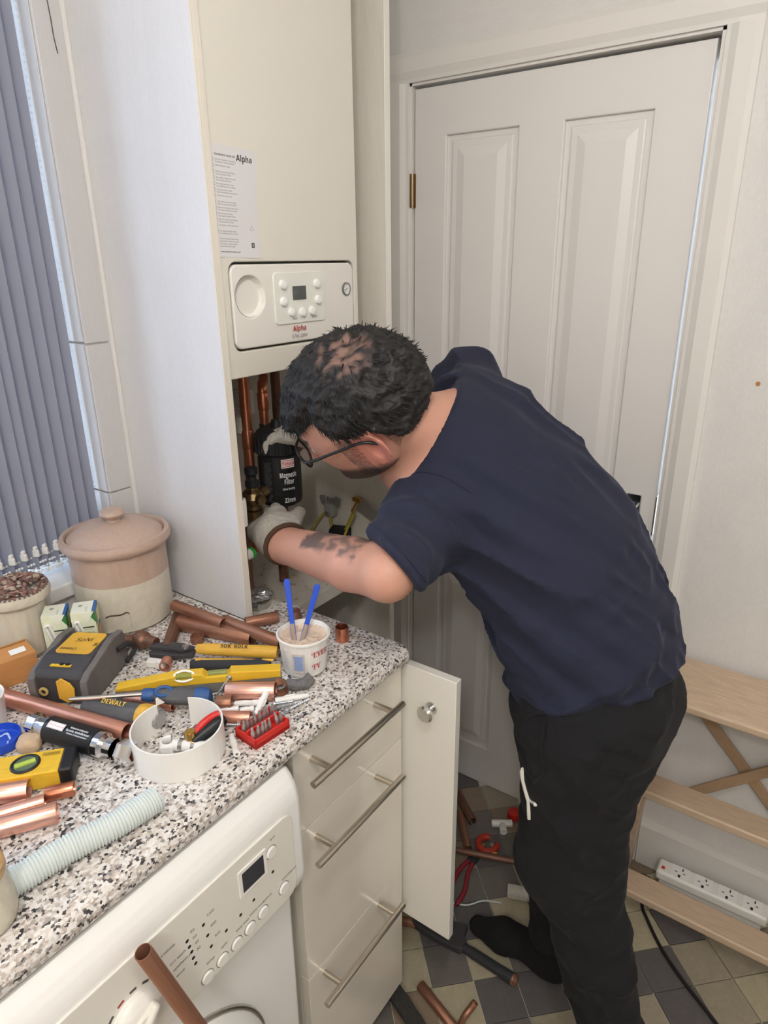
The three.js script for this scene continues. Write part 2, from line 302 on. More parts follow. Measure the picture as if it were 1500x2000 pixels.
// ---------- washing machine ----------
{
  const m = thing('washing_machine', 'white front loading washing machine under the worktop beside the drawers', 'washing machine', [0, 0, -0.262]);
  const sec = new THREE.Shape(); // side section: curved top front, flat face below
  sec.moveTo(0.03, 0.01); sec.lineTo(0.58, 0.01); sec.lineTo(0.585, 0.66); sec.lineTo(0.58, 0.9); sec.lineTo(0.03, 0.9); sec.closePath();
  part('cabinet', extr(sec, 0.58, 0.006).translate(0, 0, -0.29), M.white, m);
  const top = new THREE.Shape(); top.moveTo(0.5, 0.67); top.lineTo(0.6, 0.676); top.quadraticCurveTo(0.622, 0.69, 0.6225, 0.72); top.lineTo(0.622, 0.852); top.quadraticCurveTo(0.62, 0.885, 0.598, 0.904); top.lineTo(0.5, 0.905); top.closePath();
  const fas = toCreasedNormals(new THREE.ExtrudeGeometry(top, { depth: 0.572, bevelEnabled: true, bevelSize: 0.014, bevelThickness: 0.014, bevelSegments: 5, bevelOffset: -0.014, curveSegments: 14 }).translate(0.0, 0, -0.286), 0.6);
  part('fascia', fas, M.white, m);
  const face = (shape, depth, z, y, x = 0.6225, b = 0.0008) => faceX(extr(shape, depth, b), x, y, z);
  const ctl = part('control_panel', faceX(extr(roundRect(0.545, 0.152, 0.02), 0.0022, 0.001), 0.6215, 0.776, 0.0), M.cream, m, 'cream control strip with printed settings');
  const off = 0.262;
  for (const [y, z] of [[0.814, -0.489], [0.729, -0.507], [0.724, -0.464], [0.720, -0.438], [0.717, -0.413], [0.715, -0.387], [0.712, -0.361]]) {
    const b = part('button', faceX(lathe([[0.0095, 0], [0.0095, 0.0022], [0.0082, 0.004], [0.004, 0.0048], [0, 0.005]], 24).rotateX(Math.PI / 2), 0.6238, y, z + off), M.whitePlastic, ctl);
    part('button_ring', faceX(new THREE.TorusGeometry(0.0102, 0.0006, 6, 28), 0.6245, y, z + off), M.levelGrey, b);
  }
  const dy = 0.808, dz = -0.453 + off;
  const dsp = part('display', faceX(extr(roundRect(0.052, 0.046, 0.002), 0.002, 0.0008), 0.6236, dy, dz), M.whitePlastic, ctl);
  part('screen', faceX(extr(roundRect(0.04, 0.034, 0.001), 0.0008, 0.0002), 0.6255, dy, dz), phy({ color: 0x3a3a42, roughness: 0.2 }), dsp);
  for (const [y, z] of [[0.777, -0.489], [0.761, -0.45], [0.758, -0.425], [0.756, -0.399], [0.755, -0.373], [0.778, -0.37], [0.801, -0.366], [0.8, -0.34], [0.788, -0.342], [0.777, -0.344], [0.765, -0.345], [0.753, -0.347]])
    part('indicator', faceX(cyl(0.0026, 0.0026, 0.0012, 12).rotateX(Math.PI / 2), 0.6242, y, z + off), M.black, ctl);
  const dial = part('dial', faceX(lathe([[0.034, 0], [0.034, 0.006], [0.03, 0.012], [0.024, 0.016], [0, 0.017]], 40).rotateX(Math.PI / 2), 0.6238, 0.764, -0.261 + off), M.whitePlastic, ctl);
  part('dial_grip', faceX(merge(box(0.052, 0.011, 0.014, 0, 0, 0.02, 0.005).rotateZ(0.9), new THREE.CylinderGeometry(0.013, 0.014, 0.006, 24).rotateX(Math.PI / 2).translate(0, 0, 0.0185)), 0.6238, 0.764, -0.261 + off), M.cream, dial);
  const pm = printMat(1024, 286, (g, w, h) => {
    const X = (z) => (0.2725 - (z + off)) / 0.545 * w, Y = (y) => (0.852 - y) / 0.152 * h;
    g.fillStyle = '#55504c'; g.font = '11px sans-serif';
    for (const [t, y, z] of [['spin', 0.834, -0.488], ['start/pause', 0.744, -0.505], ['option', 0.74, -0.466], ['extra rinse', 0.739, -0.44], ['easy iron', 0.736, -0.414], ['spin', 0.734, -0.387], ['temp', 0.732, -0.362], ['Cottons', 0.812, -0.303], ['eco wash', 0.787, -0.312], ['synthetics', 0.774, -0.315], ['wool', 0.76, -0.318], ['1200', 0.808, -0.372], ['800', 0.786, -0.376], ['500', 0.763, -0.38], ['90', 0.806, -0.346], ['60', 0.794, -0.348], ['40', 0.782, -0.35], ['30', 0.77, -0.351]]) g.fillText(t, X(z), Y(y));
    g.save(); g.translate(X(-0.261), Y(0.764)); g.strokeStyle = '#4d4a48'; g.lineWidth = 7;
    for (let k = 0; k < 7; k++) { g.strokeStyle = k === 2 ? '#a5342c' : '#4d4a48'; g.beginPath(); g.arc(0, 0, 76, -2.9 + k * 0.42, -2.68 + k * 0.42); g.stroke(); }
    g.fillStyle = '#a5342c'; g.font = '30px sans-serif'; g.fillText('✶', -118, -60); g.restore();
  });
  part('panel_print', faceX(new THREE.PlaneGeometry(0.545, 0.152), 0.6238, 0.776, 0.0), pm, ctl);
  const ring = part('porthole', faceX(lathe([[0.11, 0.0], [0.115, 0.03], [0.165, 0.028], [0.178, 0.012], [0.18, 0]], 60).rotateX(Math.PI / 2), 0.585, 0.415, -0.03), M.white, m);
  part('porthole_gasket', faceX(new THREE.TorusGeometry(0.181, 0.005, 10, 60), 0.586, 0.415, -0.03), M.steel, ring);
  part('porthole_glass', faceX(lathe([[0.114, 0.02], [0.1, 0.01], [0.06, -0.01], [0, -0.015]], 40).rotateX(Math.PI / 2), 0.59, 0.415, -0.03), phy({ color: 0x30343a, roughness: 0.1 }), ring);
}
// ---------- boiler cupboard ----------
{
  const c = thing('boiler_cupboard', 'tall white cupboard built round the boiler with a dusty shelf', 'cupboard', [0, 0, -1.0]);
  const sp = part('side_panel', span(0.002, 0.2965, W + 0.001, 2.41, 0.214, 0.23), M.panelGrey, c);
  part('edge_strip', span(0.2965, 0.2985, W + 0.001, 2.41, 0.214, 0.23, 0.0006), M.rawEdge, sp, 'stained raw board edge');
  const rp = part('side_panel', span(0.002, 0.2965, 0.001, 2.41, -0.262, -0.244), M.creamIn, c);
  part('edge_strip', span(0.2965, 0.299, 0.001, 2.41, -0.262, -0.244, 0.0008), M.cream, rp);
  part('shelf', span(0.003, 0.297, 0.883, 0.914, -0.243, 0.205, 0.001), M.creamIn, c);
  part('back_board', span(0.002, 0.008, 0.915, 1.4, -0.243, 0.213), M.creamIn, c);
  const d = part('cupboard_door', span(0.302, 0.695, 0.263, 0.895, 0.097, 0.115, 0.002), M.cream, c, 'cream door standing open beside the drawers');
  part('knob', lathe([[0.0, 0], [0.007, 0], [0.006, 0.008], [0.0085, 0.014], [0.015, 0.019], [0.0165, 0.024], [0.013, 0.028], [0, 0.029]], 30).rotateX(Math.PI / 2).translate(0.644, 0.822, 0.115), M.chrome, d, 'round chrome knob');
  part('knob_plate', lathe([[0, 0], [0.013, 0], [0.012, 0.003], [0.006, 0.005], [0, 0.005]], 24).rotateX(Math.PI / 2).translate(0.644, 0.822, 0.115), M.chrome, d);
  for (const y of [0.36, 0.8]) part('door_hinge', span(0.285, 0.345, y - 0.02, y + 0.02, 0.085, 0.097, 0.003), M.steel, d);
}
// ---------- boiler ----------
{
  const b = thing('boiler', 'cream wall hung boiler with control panel above open pipework', 'boiler', [0, 1.403, -0.96]);
  const xf = 0.292;
  // casing front is one sheet with a rounded opening for the control panel
  const hole = roundRect(0.333, 0.145, 0.018, 0.0095, 0.1165, THREE.Path);
  const fr = new THREE.Shape([[-0.185, 0], [0.188, 0], [0.188, 0.92], [-0.185, 0.92]].map((p) => new THREE.Vector2(...p)));
  part('casing', merge(faceX(extr(fr, 0.01, 0.002, [hole]), xf - 0.009, 0, 0), span(0.02, xf - 0.01, 0, 0.92, -0.188, -0.178), span(0.02, xf - 0.01, 0, 0.92, 0.175, 0.185), span(0.02, xf - 0.01, 0.24, 0.92, -0.178, 0.175), span(0.02, xf - 0.03, 0, 0.01, -0.178, 0.175)), M.boiler, b);
  part('recess', span(xf - 0.07, xf - 0.06, 0.03, 0.2, -0.178, 0.175), M.boiler, b);
  const cp = part('control_panel', faceX(extr(roundRect(0.325, 0.137, 0.016, 0.0095, 0.1165), 0.012, 0.003, [(() => { const p = new THREE.Path(); p.absarc(-0.112, 0.133, 0.034, 0, Math.PI * 2, true); return p; })()], 3), xf - 0.012, 0, 0), M.boilerPanel, b);
  part('dial_recess', faceX(lathe([[0, 0], [0.029, 0], [0.033, 0.004], [0.034, 0.009]], 44).rotateX(Math.PI / 2), xf - 0.007, 0.133, 0.112), M.boilerPanel, cp);
  const kp = part('keypad', faceX(extr(roundRect(0.137, 0.089, 0.008), 0.002, 0.0012, [], 3), xf + 0.0026, 0.126, -0.012), phy({ color: 0xe9e9e0, roughness: 0.35 }), cp);
  for (const [y, z] of [[1.553, -0.924], [1.524, -0.924], [1.552, -1.016], [1.523, -1.018], [1.505, -0.944], [1.503, -0.972], [1.504, -0.999]])
    part('button', faceX(lathe([[0.0085, 0], [0.0085, 0.003], [0.007, 0.0075], [0.003, 0.0095], [0, 0.01]], 22).rotateX(Math.PI / 2), xf + 0.004, y - 1.403, z + 0.96), M.white, kp);
  part('display', faceX(extr(roundRect(0.036, 0.024, 0.001), 0.0006, 0.0002), xf + 0.0058, 0.1345, -0.008), phy({ color: 0x565a56, roughness: 0.15 }), kp);
  const ga = part('pressure_gauge', faceX(lathe([[0.0125, 0], [0.0125, 0.003], [0.0105, 0.004], [0.0105, 0.0015], [0, 0.0015]], 30).rotateX(Math.PI / 2), xf + 0.003, 0.136, -0.148), M.levelGrey, cp);
  part('gauge_face', faceX(new THREE.CircleGeometry(0.0104, 26), xf + 0.0048, 0.136, -0.148), printMat(96, 96, (g) => { g.fillStyle = '#e8e8e4'; g.beginPath(); g.arc(48, 48, 47, 0, 7); g.fill(); g.strokeStyle = '#222'; g.lineWidth = 4; for (let k = 0; k < 9; k++) { const a = 2.4 + k * 0.56; g.beginPath(); g.moveTo(48 + 34 * Math.cos(a), 48 + 34 * Math.sin(a)); g.lineTo(48 + 43 * Math.cos(a), 48 + 43 * Math.sin(a)); g.stroke(); } g.lineWidth = 6; g.beginPath(); g.moveTo(56, 42); g.lineTo(22, 64); g.stroke(); }), ga);
  part('panel_print', faceX(new THREE.PlaneGeometry(0.337, 0.137), xf + 0.0045, 0.1165, 0), printMat(1011, 411, (g) => {
    g.fillStyle = '#b83a30'; g.font = 'bold 40px sans-serif'; g.textAlign = 'center'; g.fillText('Alpha', 520, 352);
    g.fillStyle = '#55524e'; g.font = '25px sans-serif'; g.fillText('E-Tec 28NX', 518, 388);
  }), cp);
  part('keypad_print', faceX(new THREE.PlaneGeometry(0.137, 0.089), xf + 0.0062, 0.126, -0.012), printMat(411, 267, (g) => {
    g.fillStyle = '#8b8882'; g.font = '15px sans-serif'; g.textAlign = 'center'; g.fillText('Reset', 145, 246); g.fillText('i', 225, 246); g.fillText('On/Off', 306, 246); g.fillText('♨', 88, 122); g.fillText('≋', 362, 122);
  }), kp);
}
{ // instruction sheet taped to the boiler
  const pm = std({ map: canvasTex(512, 820, (g, w, h) => {
    g.fillStyle = '#dcd9da'; g.fillRect(0, 0, w, h); g.fillStyle = '#1c1b1c'; g.font = 'bold 64px sans-serif'; g.fillText('Alpha', 300, 96);
    g.font = 'bold 21px sans-serif'; g.fillText('Installation check list', 70, 78); g.font = '15px sans-serif'; g.fillStyle = '#57555a'; g.strokeStyle = '#6f6c70'; g.lineWidth = 2;
    let y = 112; const words = ['Read the installation instructions', 'before fitting the boiler', 'Flush the system before filling', 'The system is filled and vented', 'Gas supply has been tested', 'Check all joints for leaks', 'Fit the flue as described', 'The condensate drain is fitted'];
    for (let k = 0; k < 13; k++) { g.strokeRect(38, y - 12, 17, 20); g.fillText(words[k % 8], 72, y); if (k % 5 !== 1) g.fillText(words[(k + 3) % 8], 72, y + 18); y += 43; }
    for (let k = 0; k < 4; k++) g.fillText(words[(k + 2) % 8], 72, y + 14 + k * 19);
    g.fillStyle = '#222'; g.font = 'bold 16px sans-serif'; g.fillText('www.alphainnovation.co.uk', 72, y + 112);
    g.beginPath(); g.moveTo(432, 566); g.lineTo(452, 600); g.lineTo(412, 600); g.closePath(); g.stroke(); g.fillRect(420, 700, 32, 40); g.fillStyle = '#eee'; g.fillRect(432, 708, 8, 24);
  }), roughness: 0.8 });
  const g = new THREE.PlaneGeometry(0.1, 0.163, 8, 10), p = g.attributes.position; for (let i = 0; i < p.count; i++) p.setZ(i, 0.0006 + 0.0012 * Math.max(0, -p.getY(i) / 0.08) * Math.abs(p.getX(i) / 0.05)); g.computeVertexNormals();
  const s = solo('instruction_sheet', g.rotateZ(-0.03), pm, 'white printed check list sheet taped above the boiler control panel', 'leaflet'); s.rotation.y = Math.PI / 2; s.position.set(0.2945, 1.68, -0.829);
}
// ---------- pipework inside the boiler cupboard ----------
{
  const cu = (name, pts, r, m, label, fit = []) => {
    const t = thing(name, label, 'pipe', [0, 0, 0], 0);
    part('tube', new THREE.TubeGeometry((() => { const c = new THREE.CurvePath(); const P = pts.map((q) => V(...q)); let prev = P[0]; for (let i = 1; i < P.length - 1; i++) { const a = P[i].clone().add(P[i - 1].clone().sub(P[i]).setLength(0.016)), b = P[i].clone().add(P[i + 1].clone().sub(P[i]).setLength(0.016)); c.add(new THREE.LineCurve3(prev, a)); c.add(new THREE.QuadraticBezierCurve3(a, P[i], b)); prev = b; } c.add(new THREE.LineCurve3(prev, P[P.length - 1])); return c; })(), 90, r, 14, false), m, t);
    for (const [a, b] of fit) part('fitting', hollow(a, b, r + 0.0016, 0.0014), m, t);
    return t;
  };
  cu('copper_pipe', [[0.262, 1.405, -0.81], [0.262, 0.915, -0.81]], 0.0075, M.copper[3], 'thin dull copper pipe just inside the left cupboard panel');
  cu('copper_pipe', [[0.16, 1.405, -0.94], [0.16, 1.0, -0.936]], 0.011, M.copper[4], 'upright copper pipe held by a white clip behind the brass valve', [[[0.16, 1.23, -0.939], [0.16, 1.268, -0.939]]]);
  cu('copper_pipe', [[0.10, 1.405, -1.055], [0.10, 1.352, -1.055], [0.155, 1.352, -0.995], [0.155, 1.24, -0.995]], 0.0105, M.copper[4], 'bent copper pipe running down into the black filter', [[[0.155, 1.30, -0.995], [0.155, 1.335, -0.995]]]);
  cu('copper_pipe', [[0.07, 1.405, -1.12], [0.07, 0.915, -1.12]], 0.011, M.copper[3], 'dull copper pipe at the back of the cupboard behind the filter');
  cu('copper_pipe', [[0.19, 1.112, -0.985], [0.19, 0.915, -0.985]], 0.011, M.copper[3], 'short copper pipe leaving the bottom of the black filter', [[[0.19, 1.085, -0.985], [0.19, 1.112, -0.985]]]);
  cu('copper_pipe', [[0.215, 1.10, -0.862], [0.215, 0.915, -0.862]], 0.0075, M.copper[3], 'thin copper pipe under the brass valve beside the glove');
  for (const [x, z, w, lab] of [[0.125, -0.94, 0.045, 'white plastic pipe clip on the upright copper pipe'], [0.06, -0.985, 0.05, 'white plastic pipe clip on bare board behind the filter']]) {
    const c = thing('pipe_clip', lab, 'pipe clip', [x, 1.278, z]);
    part('clip_base', box(0.03, 0.024, w, -0.02, 0, 0, 0.003), M.whitePlastic, c); part('clip_jaw', new THREE.TorusGeometry(0.0135, 0.0028, 8, 22, 4.6).rotateX(Math.PI / 2).scale(1, 7, 1).rotateY(-0.5).translate(0.022, 0, 0), M.whitePlastic, c);
  }
  const bag = thing('junction_box', 'small white wall box behind the head of the bent copper pipe', 'box', [0.02, 1.29, -1.06]); part('box_body', box(0.024, 0.06, 0.05, 0, 0, 0, 0.004), M.whitePlastic, bag); part('box_lid', box(0.006, 0.054, 0.044, 0.014, 0, 0, 0.002), M.white, bag);
  // magnetic filter
  const f = thing('magnetic_filter', 'black canister magnetic filter with white lettering mounted below the boiler', 'filter', [0.2, 1.105, -0.985]);
  part('canister', lathe([[0, 0], [0.034, 0], [0.043, 0.006], [0.045, 0.016], [0.045, 0.13], [0.04, 0.134]], 48), M.black, f);
  const cap = []; for (let k = 0; k < 22; k++) { const a = k / 22 * 6.283; cap.push(rod([0.049 * Math.cos(a), 0.118, 0.049 * Math.sin(a)], [0.047 * Math.cos(a), 0.152, 0.047 * Math.sin(a)], 0.0042, 0.0035, 8)); }
  const cp = part('screw_cap', merge(lathe([[0.045, 0.112], [0.0495, 0.116], [0.0495, 0.15], [0.042, 0.16], [0.02, 0.165], [0, 0.166]], 40), cap), M.blackMatt, f);
  part('cap_nut', cyl(0.014, 0.012, 0.018, 6).translate(0.0, 0.172, 0), M.black, cp);
  part('lettering', new THREE.CylinderGeometry(0.0453, 0.0453, 0.112, 48, 1, true, -0.35, 2.2).translate(0, 0.058, 0), printMat(1024, 660, (g, w, h) => {
    g.fillStyle = '#fff'; g.fillRect(560, 40, 290, 110); g.fillStyle = '#c23a35'; g.fillRect(572, 52, 266, 86); g.fillStyle = '#f2dedb'; g.fillRect(580, 60, 250, 70); g.fillStyle = '#c23a35'; g.font = 'bold 62px sans-serif'; g.fillText('flomasta', 584, 116);
    g.fillStyle = '#f2f2f2'; g.font = 'bold 88px sans-serif'; g.fillText('Magnetic', 510, 270); g.fillText('Filter', 600, 356); g.font = 'bold 40px sans-serif'; g.fillText('Inline Heating', 560, 430); g.font = 'bold 84px sans-serif'; g.fillText('22mm', 590, 592);
    g.fillStyle = '#9a9a9a'; g.font = '15px sans-serif'; for (let k = 0; k < 24; k++) g.fillText(['Flow direction as marked', 'Close both valves first', 'Fit magnet in sleeve', 'Drain and rinse the body'][k % 4], 170 + (k % 3) * 4, 90 + k * 21);
  }), f);
  for (const y of [-0.005, 0.168]) part('inlet', cyl(0.014, 0.014, 0.016, 20).translate(-0.01 - (y > 0 ? 0.03 : 0), y + (y > 0 ? -0.01 : 0), -0.008), M.black, f);
  // brass isolation valve
  const v = thing('isolation_valve', 'tarnished brass valve with black lever cap beside the filter', 'valve', [0.212, 1.10, -0.892]);
  part('valve_body', lathe([[0.012, 0], [0.016, 0.004], [0.016, 0.018], [0.012, 0.02], [0.012, 0.026], [0.02, 0.034], [0.024, 0.046], [0.02, 0.058], [0.012, 0.064], [0.012, 0.07]], 26), M.bronze, v);
  part('side_port', merge(rod([0, 0.046, 0], [0.0, 0.05, -0.036], 0.013, 0.012), rod([0.0, 0.046, 0], [0.032, 0.046, 0.006], 0.011, 0.01)), M.bronze, v);
  part('nut', merge(cyl(0.019, 0.019, 0.014, 6).translate(0, 0.008, 0), cyl(0.017, 0.017, 0.009, 6).translate(0, 0.026, 0)), M.bronze, v);
  part('valve_cap', lathe([[0.011, 0.066], [0.014, 0.07], [0.014, 0.08], [0.009, 0.083], [0.008, 0.09], [0.013, 0.096], [0.013, 0.108], [0, 0.112]], 18), M.blackMatt, v);
  part('pipe_lever', merge(rod([-0.03, 0.005, 0.02], [0.035, 0.0, -0.03], 0.004), rod([-0.01, -0.004, 0.02], [0.04, -0.006, 0.016], 0.005)), M.steel, v);
  const tp = thing('green_tape', 'white plastic pipe connector with bright green ring by the glove', 'connector', [0.24, 1.045, -0.832]); part('sleeve', cyl(0.011, 0.011, 0.03, 18).rotateX(Math.PI / 2), M.whitePlastic, tp); part('ring', cyl(0.012, 0.012, 0.008, 18).rotateX(Math.PI / 2).translate(0, 0, -0.016), phy({ color: 0x3fae4a, roughness: 0.4 }), tp);
  const sleeve = thing('pipe_lagging', 'grey white sleeve wrapped round the pipe inside the cupboard edge', 'lagging', [0.262, 1.12, -0.81]); part('wrap', lathe([[0.008, 0], [0.0125, 0.002], [0.013, 0.05], [0.012, 0.055], [0.008, 0.056]], 20), M.whitePlastic, sleeve);
  // earth bonding clamps on the right hand panel and their wires
  const e1 = thing('earth_clamp', 'grey earth clamp with steel wings hanging from a green and yellow wire', 'earth clamp', [0.131, 1.0, -1.225]);
  part('clamp_block', box(0.028, 0.034, 0.024, 0, 0, 0, 0.006), std({ color: 0x9a9893, roughness: 0.6 }), e1);
  part('wing', merge(box(0.018, 0.022, 0.002, -0.012, 0.03, 0.004).rotateZ(0.3), box(0.018, 0.024, 0.002, 0.014, 0.03, 0.0).rotateZ(-0.3), box(0.03, 0.01, 0.002, 0, 0.026, -0.004)), M.galv, e1);
  part('screw', cyl(0.0045, 0.0045, 0.006, 12).rotateX(Math.PI / 2).translate(0.0, -0.004, 0.014), M.steel, e1);
  const e2 = thing('earth_clamp', 'shiny folded steel earth clamp with brass screws near the shirt sleeve', 'earth clamp', [0.255, 1.028, -1.215]);
  part('strap', merge(box(0.07, 0.03, 0.002, 0.006, 0, 0.004, 0).rotateZ(-0.42), box(0.07, 0.002, 0.02, 0.006, -0.016, -0.006).rotateZ(-0.42), box(0.002, 0.03, 0.018, 0.041, 0, -0.005).rotateZ(-0.42)), M.galv, e2);
  part('screw', merge(cyl(0.006, 0.006, 0.012, 14).rotateX(Math.PI / 2).translate(-0.03, 0.024, 0.006), cyl(0.006, 0.006, 0.012, 14).rotateX(Math.PI / 2).translate(-0.018, 0.022, 0.006)), M.brass, e2);
  part('bracket', rod([-0.022, 0.02, 0.004], [-0.042, -0.012, 0.004], 0.0045), M.brass, e2);
  const w1 = thing('earth_wire', 'green and yellow earth wire rising from shelf to the grey clamp', 'wire'); part('wire', tube([[0.045, 0.918, -1.19], [0.07, 0.935, -1.215], [0.095, 0.97, -1.225], [0.118, 0.994, -1.225]], 0.0032, 30, 8), M.earthWire, w1);
  const w2 = thing('earth_wire', 'looping green and yellow earth wire joining the two clamps', 'wire'); part('wire', tube([[0.13, 0.985, -1.222], [0.135, 0.958, -1.22], [0.152, 0.944, -1.215], [0.178, 0.952, -1.215], [0.198, 0.985, -1.215], [0.214, 1.016, -1.212]], 0.0034, 40, 8), M.earthWire, w2);
  const w3 = thing('earth_wire', 'green and yellow earth wire running over the black box', 'wire'); part('wire', tube([[0.22, 1.012, -1.21], [0.207, 0.985, -1.206], [0.196, 0.955, -1.2], [0.2, 0.935, -1.185], [0.225, 0.924, -1.16], [0.26, 0.918, -1.14]], 0.0034, 40, 8), M.earthWire, w3);
  const jb = thing('junction_box', 'small black cable box on the cupboard shelf under the earth wires', 'box', [0.165, 0.915, -1.218], 0.35); part('box_body', merge(box(0.05, 0.042, 0.034, 0, 0.0215, 0, 0.003), box(0.02, 0.02, 0.01, -0.01, 0.016, 0.02, 0.002)), M.blackMatt, jb); part('box_lid', box(0.046, 0.004, 0.03, 0, 0.044, 0, 0.001), M.black, jb);
  // hose clip near the front of the shelf
  const hc = thing('jubilee_clip', 'rusty steel hose clip with crumpled foil on dusty shelf', 'hose clip', [0.226, 0.914, -0.868], 0.4);
  part('band', new THREE.CylinderGeometry(0.026, 0.026, 0.012, 40, 1, true).translate(0, 0.008, 0), M.galv, hc); part('worm_screw', rod([-0.02, 0.012, 0.024], [0.014, 0.012, 0.027], 0.006), M.galv, hc);
  { const g = new THREE.IcosahedronGeometry(0.024, 3), p = g.attributes.position; for (let i = 0; i < p.count; i++) { const x = p.getX(i), y = p.getY(i), z = p.getZ(i), n = 1 + 0.5 * noise.noise(x * 90, y * 90, z * 90); p.setXYZ(i, x * n * 1.1, y * n * 0.55 + 0.028, z * n); } g.computeVertexNormals(); part('foil', g, M.galv, hc, 'crumpled grey foil'); }
  // builder's debris on the shelf: chips and dust, countless
  { const gs = []; for (let i = 0; i < 420; i++) { const heap = i < 260, a = rr(0, 6.28), r = 0.055 * Math.sqrt(rnd()); const x = heap ? 0.085 + r * Math.cos(a) * 1.3 : rr(0.02, 0.29), z = heap ? -1.16 + r * Math.sin(a) : rr(-1.2, -0.8), s = heap ? rr(0.003, 0.009) : rr(0.001, 0.005); gs.push(box(s * rr(0.6, 1.8), s * 0.4, s, 0, 0, 0).rotateX(rr(-0.5, 0.5)).rotateY(rr(0, 3)).translate(x, 0.9155 + (heap ? rr(0, 0.016) * (1 - r / 0.06) : 0), z)); }
    const d = solo('debris', merge(gs), std({ map: mottled(196, 170, 132, 0.1), roughness: 0.95 }), 'plaster chips and sawdust scattered over the cupboard shelf', 'debris'); d.userData.kind = 'stuff'; }
}
// ---------- the plumber ----------
function surfaceNets(f, mn, mx, h, color) {
  const nx = Math.ceil((mx[0] - mn[0]) / h) + 1, ny = Math.ceil((mx[1] - mn[1]) / h) + 1, nz = Math.ceil((mx[2] - mn[2]) / h) + 1;
  const F = new Float32Array(nx * ny * nz), id = (i, j, k) => (k * ny + j) * nx + i;
  for (let k = 0; k < nz; k++) for (let j = 0; j < ny; j++) for (let i = 0; i < nx; i++) F[id(i, j, k)] = f(mn[0] + i * h, mn[1] + j * h, mn[2] + k * h);
  const vi = new Int32Array(nx * ny * nz).fill(-1), P = [], I = [];
  const cor = [[0, 0, 0], [1, 0, 0], [0, 1, 0], [1, 1, 0], [0, 0, 1], [1, 0, 1], [0, 1, 1], [1, 1, 1]], ed = [[0, 1], [2, 3], [4, 5], [6, 7], [0, 2], [1, 3], [4, 6], [5, 7], [0, 4], [1, 5], [2, 6], [3, 7]];
  const v = new Float32Array(8);
  for (let k = 0; k < nz - 1; k++) for (let j = 0; j < ny - 1; j++) for (let i = 0; i < nx - 1; i++) {
    let m = 0; for (let c = 0; c < 8; c++) { v[c] = F[id(i + cor[c][0], j + cor[c][1], k + cor[c][2])]; if (v[c] < 0) m |= 1 << c; }
    if (m === 0 || m === 255) continue;
    let n = 0, x = 0, y = 0, z = 0;
    for (const [a, b] of ed) if ((v[a] < 0) !== (v[b] < 0)) { const t = v[a] / (v[a] - v[b]); x += cor[a][0] + t * (cor[b][0] - cor[a][0]); y += cor[a][1] + t * (cor[b][1] - cor[a][1]); z += cor[a][2] + t * (cor[b][2] - cor[a][2]); n++; }
    vi[id(i, j, k)] = P.length / 3; P.push(mn[0] + (i + x / n) * h, mn[1] + (j + y / n) * h, mn[2] + (k + z / n) * h);
  }
  const quad = (a, b, c, d, s) => { if (a < 0 || b < 0 || c < 0 || d < 0) return; if (s) I.push(a, b, c, a, c, d); else I.push(a, c, b, a, d, c); };
  for (let k = 1; k < nz - 1; k++) for (let j = 1; j < ny - 1; j++) for (let i = 1; i < nx - 1; i++) {
    const s = F[id(i, j, k)] < 0;
    if (s !== F[id(i + 1, j, k)] < 0) quad(vi[id(i, j - 1, k - 1)], vi[id(i, j, k - 1)], vi[id(i, j, k)], vi[id(i, j - 1, k)], s);
    if (s !== F[id(i, j + 1, k)] < 0) quad(vi[id(i - 1, j, k - 1)], vi[id(i - 1, j, k)], vi[id(i, j, k)], vi[id(i, j, k - 1)], s);
    if (s !== F[id(i, j, k + 1)] < 0) quad(vi[id(i - 1, j - 1, k)], vi[id(i, j - 1, k)], vi[id(i, j, k)], vi[id(i - 1, j, k)], s);
  }
  const N = new Float32Array(P.length), e = h * 0.6;
  for (let q = 0; q < P.length; q += 3) { const x = P[q], y = P[q + 1], z = P[q + 2]; let a = f(x + e, y, z) - f(x - e, y, z), b = f(x, y + e, z) - f(x, y - e, z), c = f(x, y, z + e) - f(x, y, z - e); const l = Math.hypot(a, b, c) || 1; N[q] = a / l; N[q + 1] = b / l; N[q + 2] = c / l; }
  const g = new THREE.BufferGeometry(); g.setAttribute('position', new THREE.Float32BufferAttribute(P, 3)); g.setAttribute('normal', new THREE.BufferAttribute(N, 3)); g.setIndex(I);
  const uv = new Float32Array(P.length / 3 * 2); for (let q = 0; q < P.length / 3; q++) { uv[q * 2] = P[q * 3] * 0.7 + P[q * 3 + 2]; uv[q * 2 + 1] = P[q * 3 + 1] + P[q * 3] * 0.3; } g.setAttribute('uv', new THREE.BufferAttribute(uv, 2));
  if (color) { const C = new Float32Array(P.length); for (let q = 0; q < P.length; q += 3) { const c = color(P[q], P[q + 1], P[q + 2]); C[q] = c[0]; C[q + 1] = c[1]; C[q + 2] = c[2]; } g.setAttribute('color', new THREE.BufferAttribute(C, 3)); }
  return g;
}
const smin = (a, b, k) => { const h = Math.max(k - Math.abs(a - b), 0) / k; return Math.min(a, b) - h * h * k * 0.25; };
const smax = (a, b, k) => -smin(-a, -b, k);
const cone = (x, y, z, a, ra, b, rb) => { const bx = b[0] - a[0], by = b[1] - a[1], bz = b[2] - a[2], px = x - a[0], py = y - a[1], pz = z - a[2]; let t = (px * bx + py * by + pz * bz) / (bx * bx + by * by + bz * bz); t = t < 0 ? 0 : t > 1 ? 1 : t; return Math.hypot(px - bx * t, py - by * t, pz - bz * t) - (ra + (rb - ra) * t); };
const ell = (x, y, z, c, r) => { const a = (x - c[0]) / r[0], b = (y - c[1]) / r[1], d = (z - c[2]) / r[2], k = Math.hypot(a, b, d); return (k - 1) * Math.min(r[0], r[1], r[2]) * (k < 1 ? 1 : 1); };
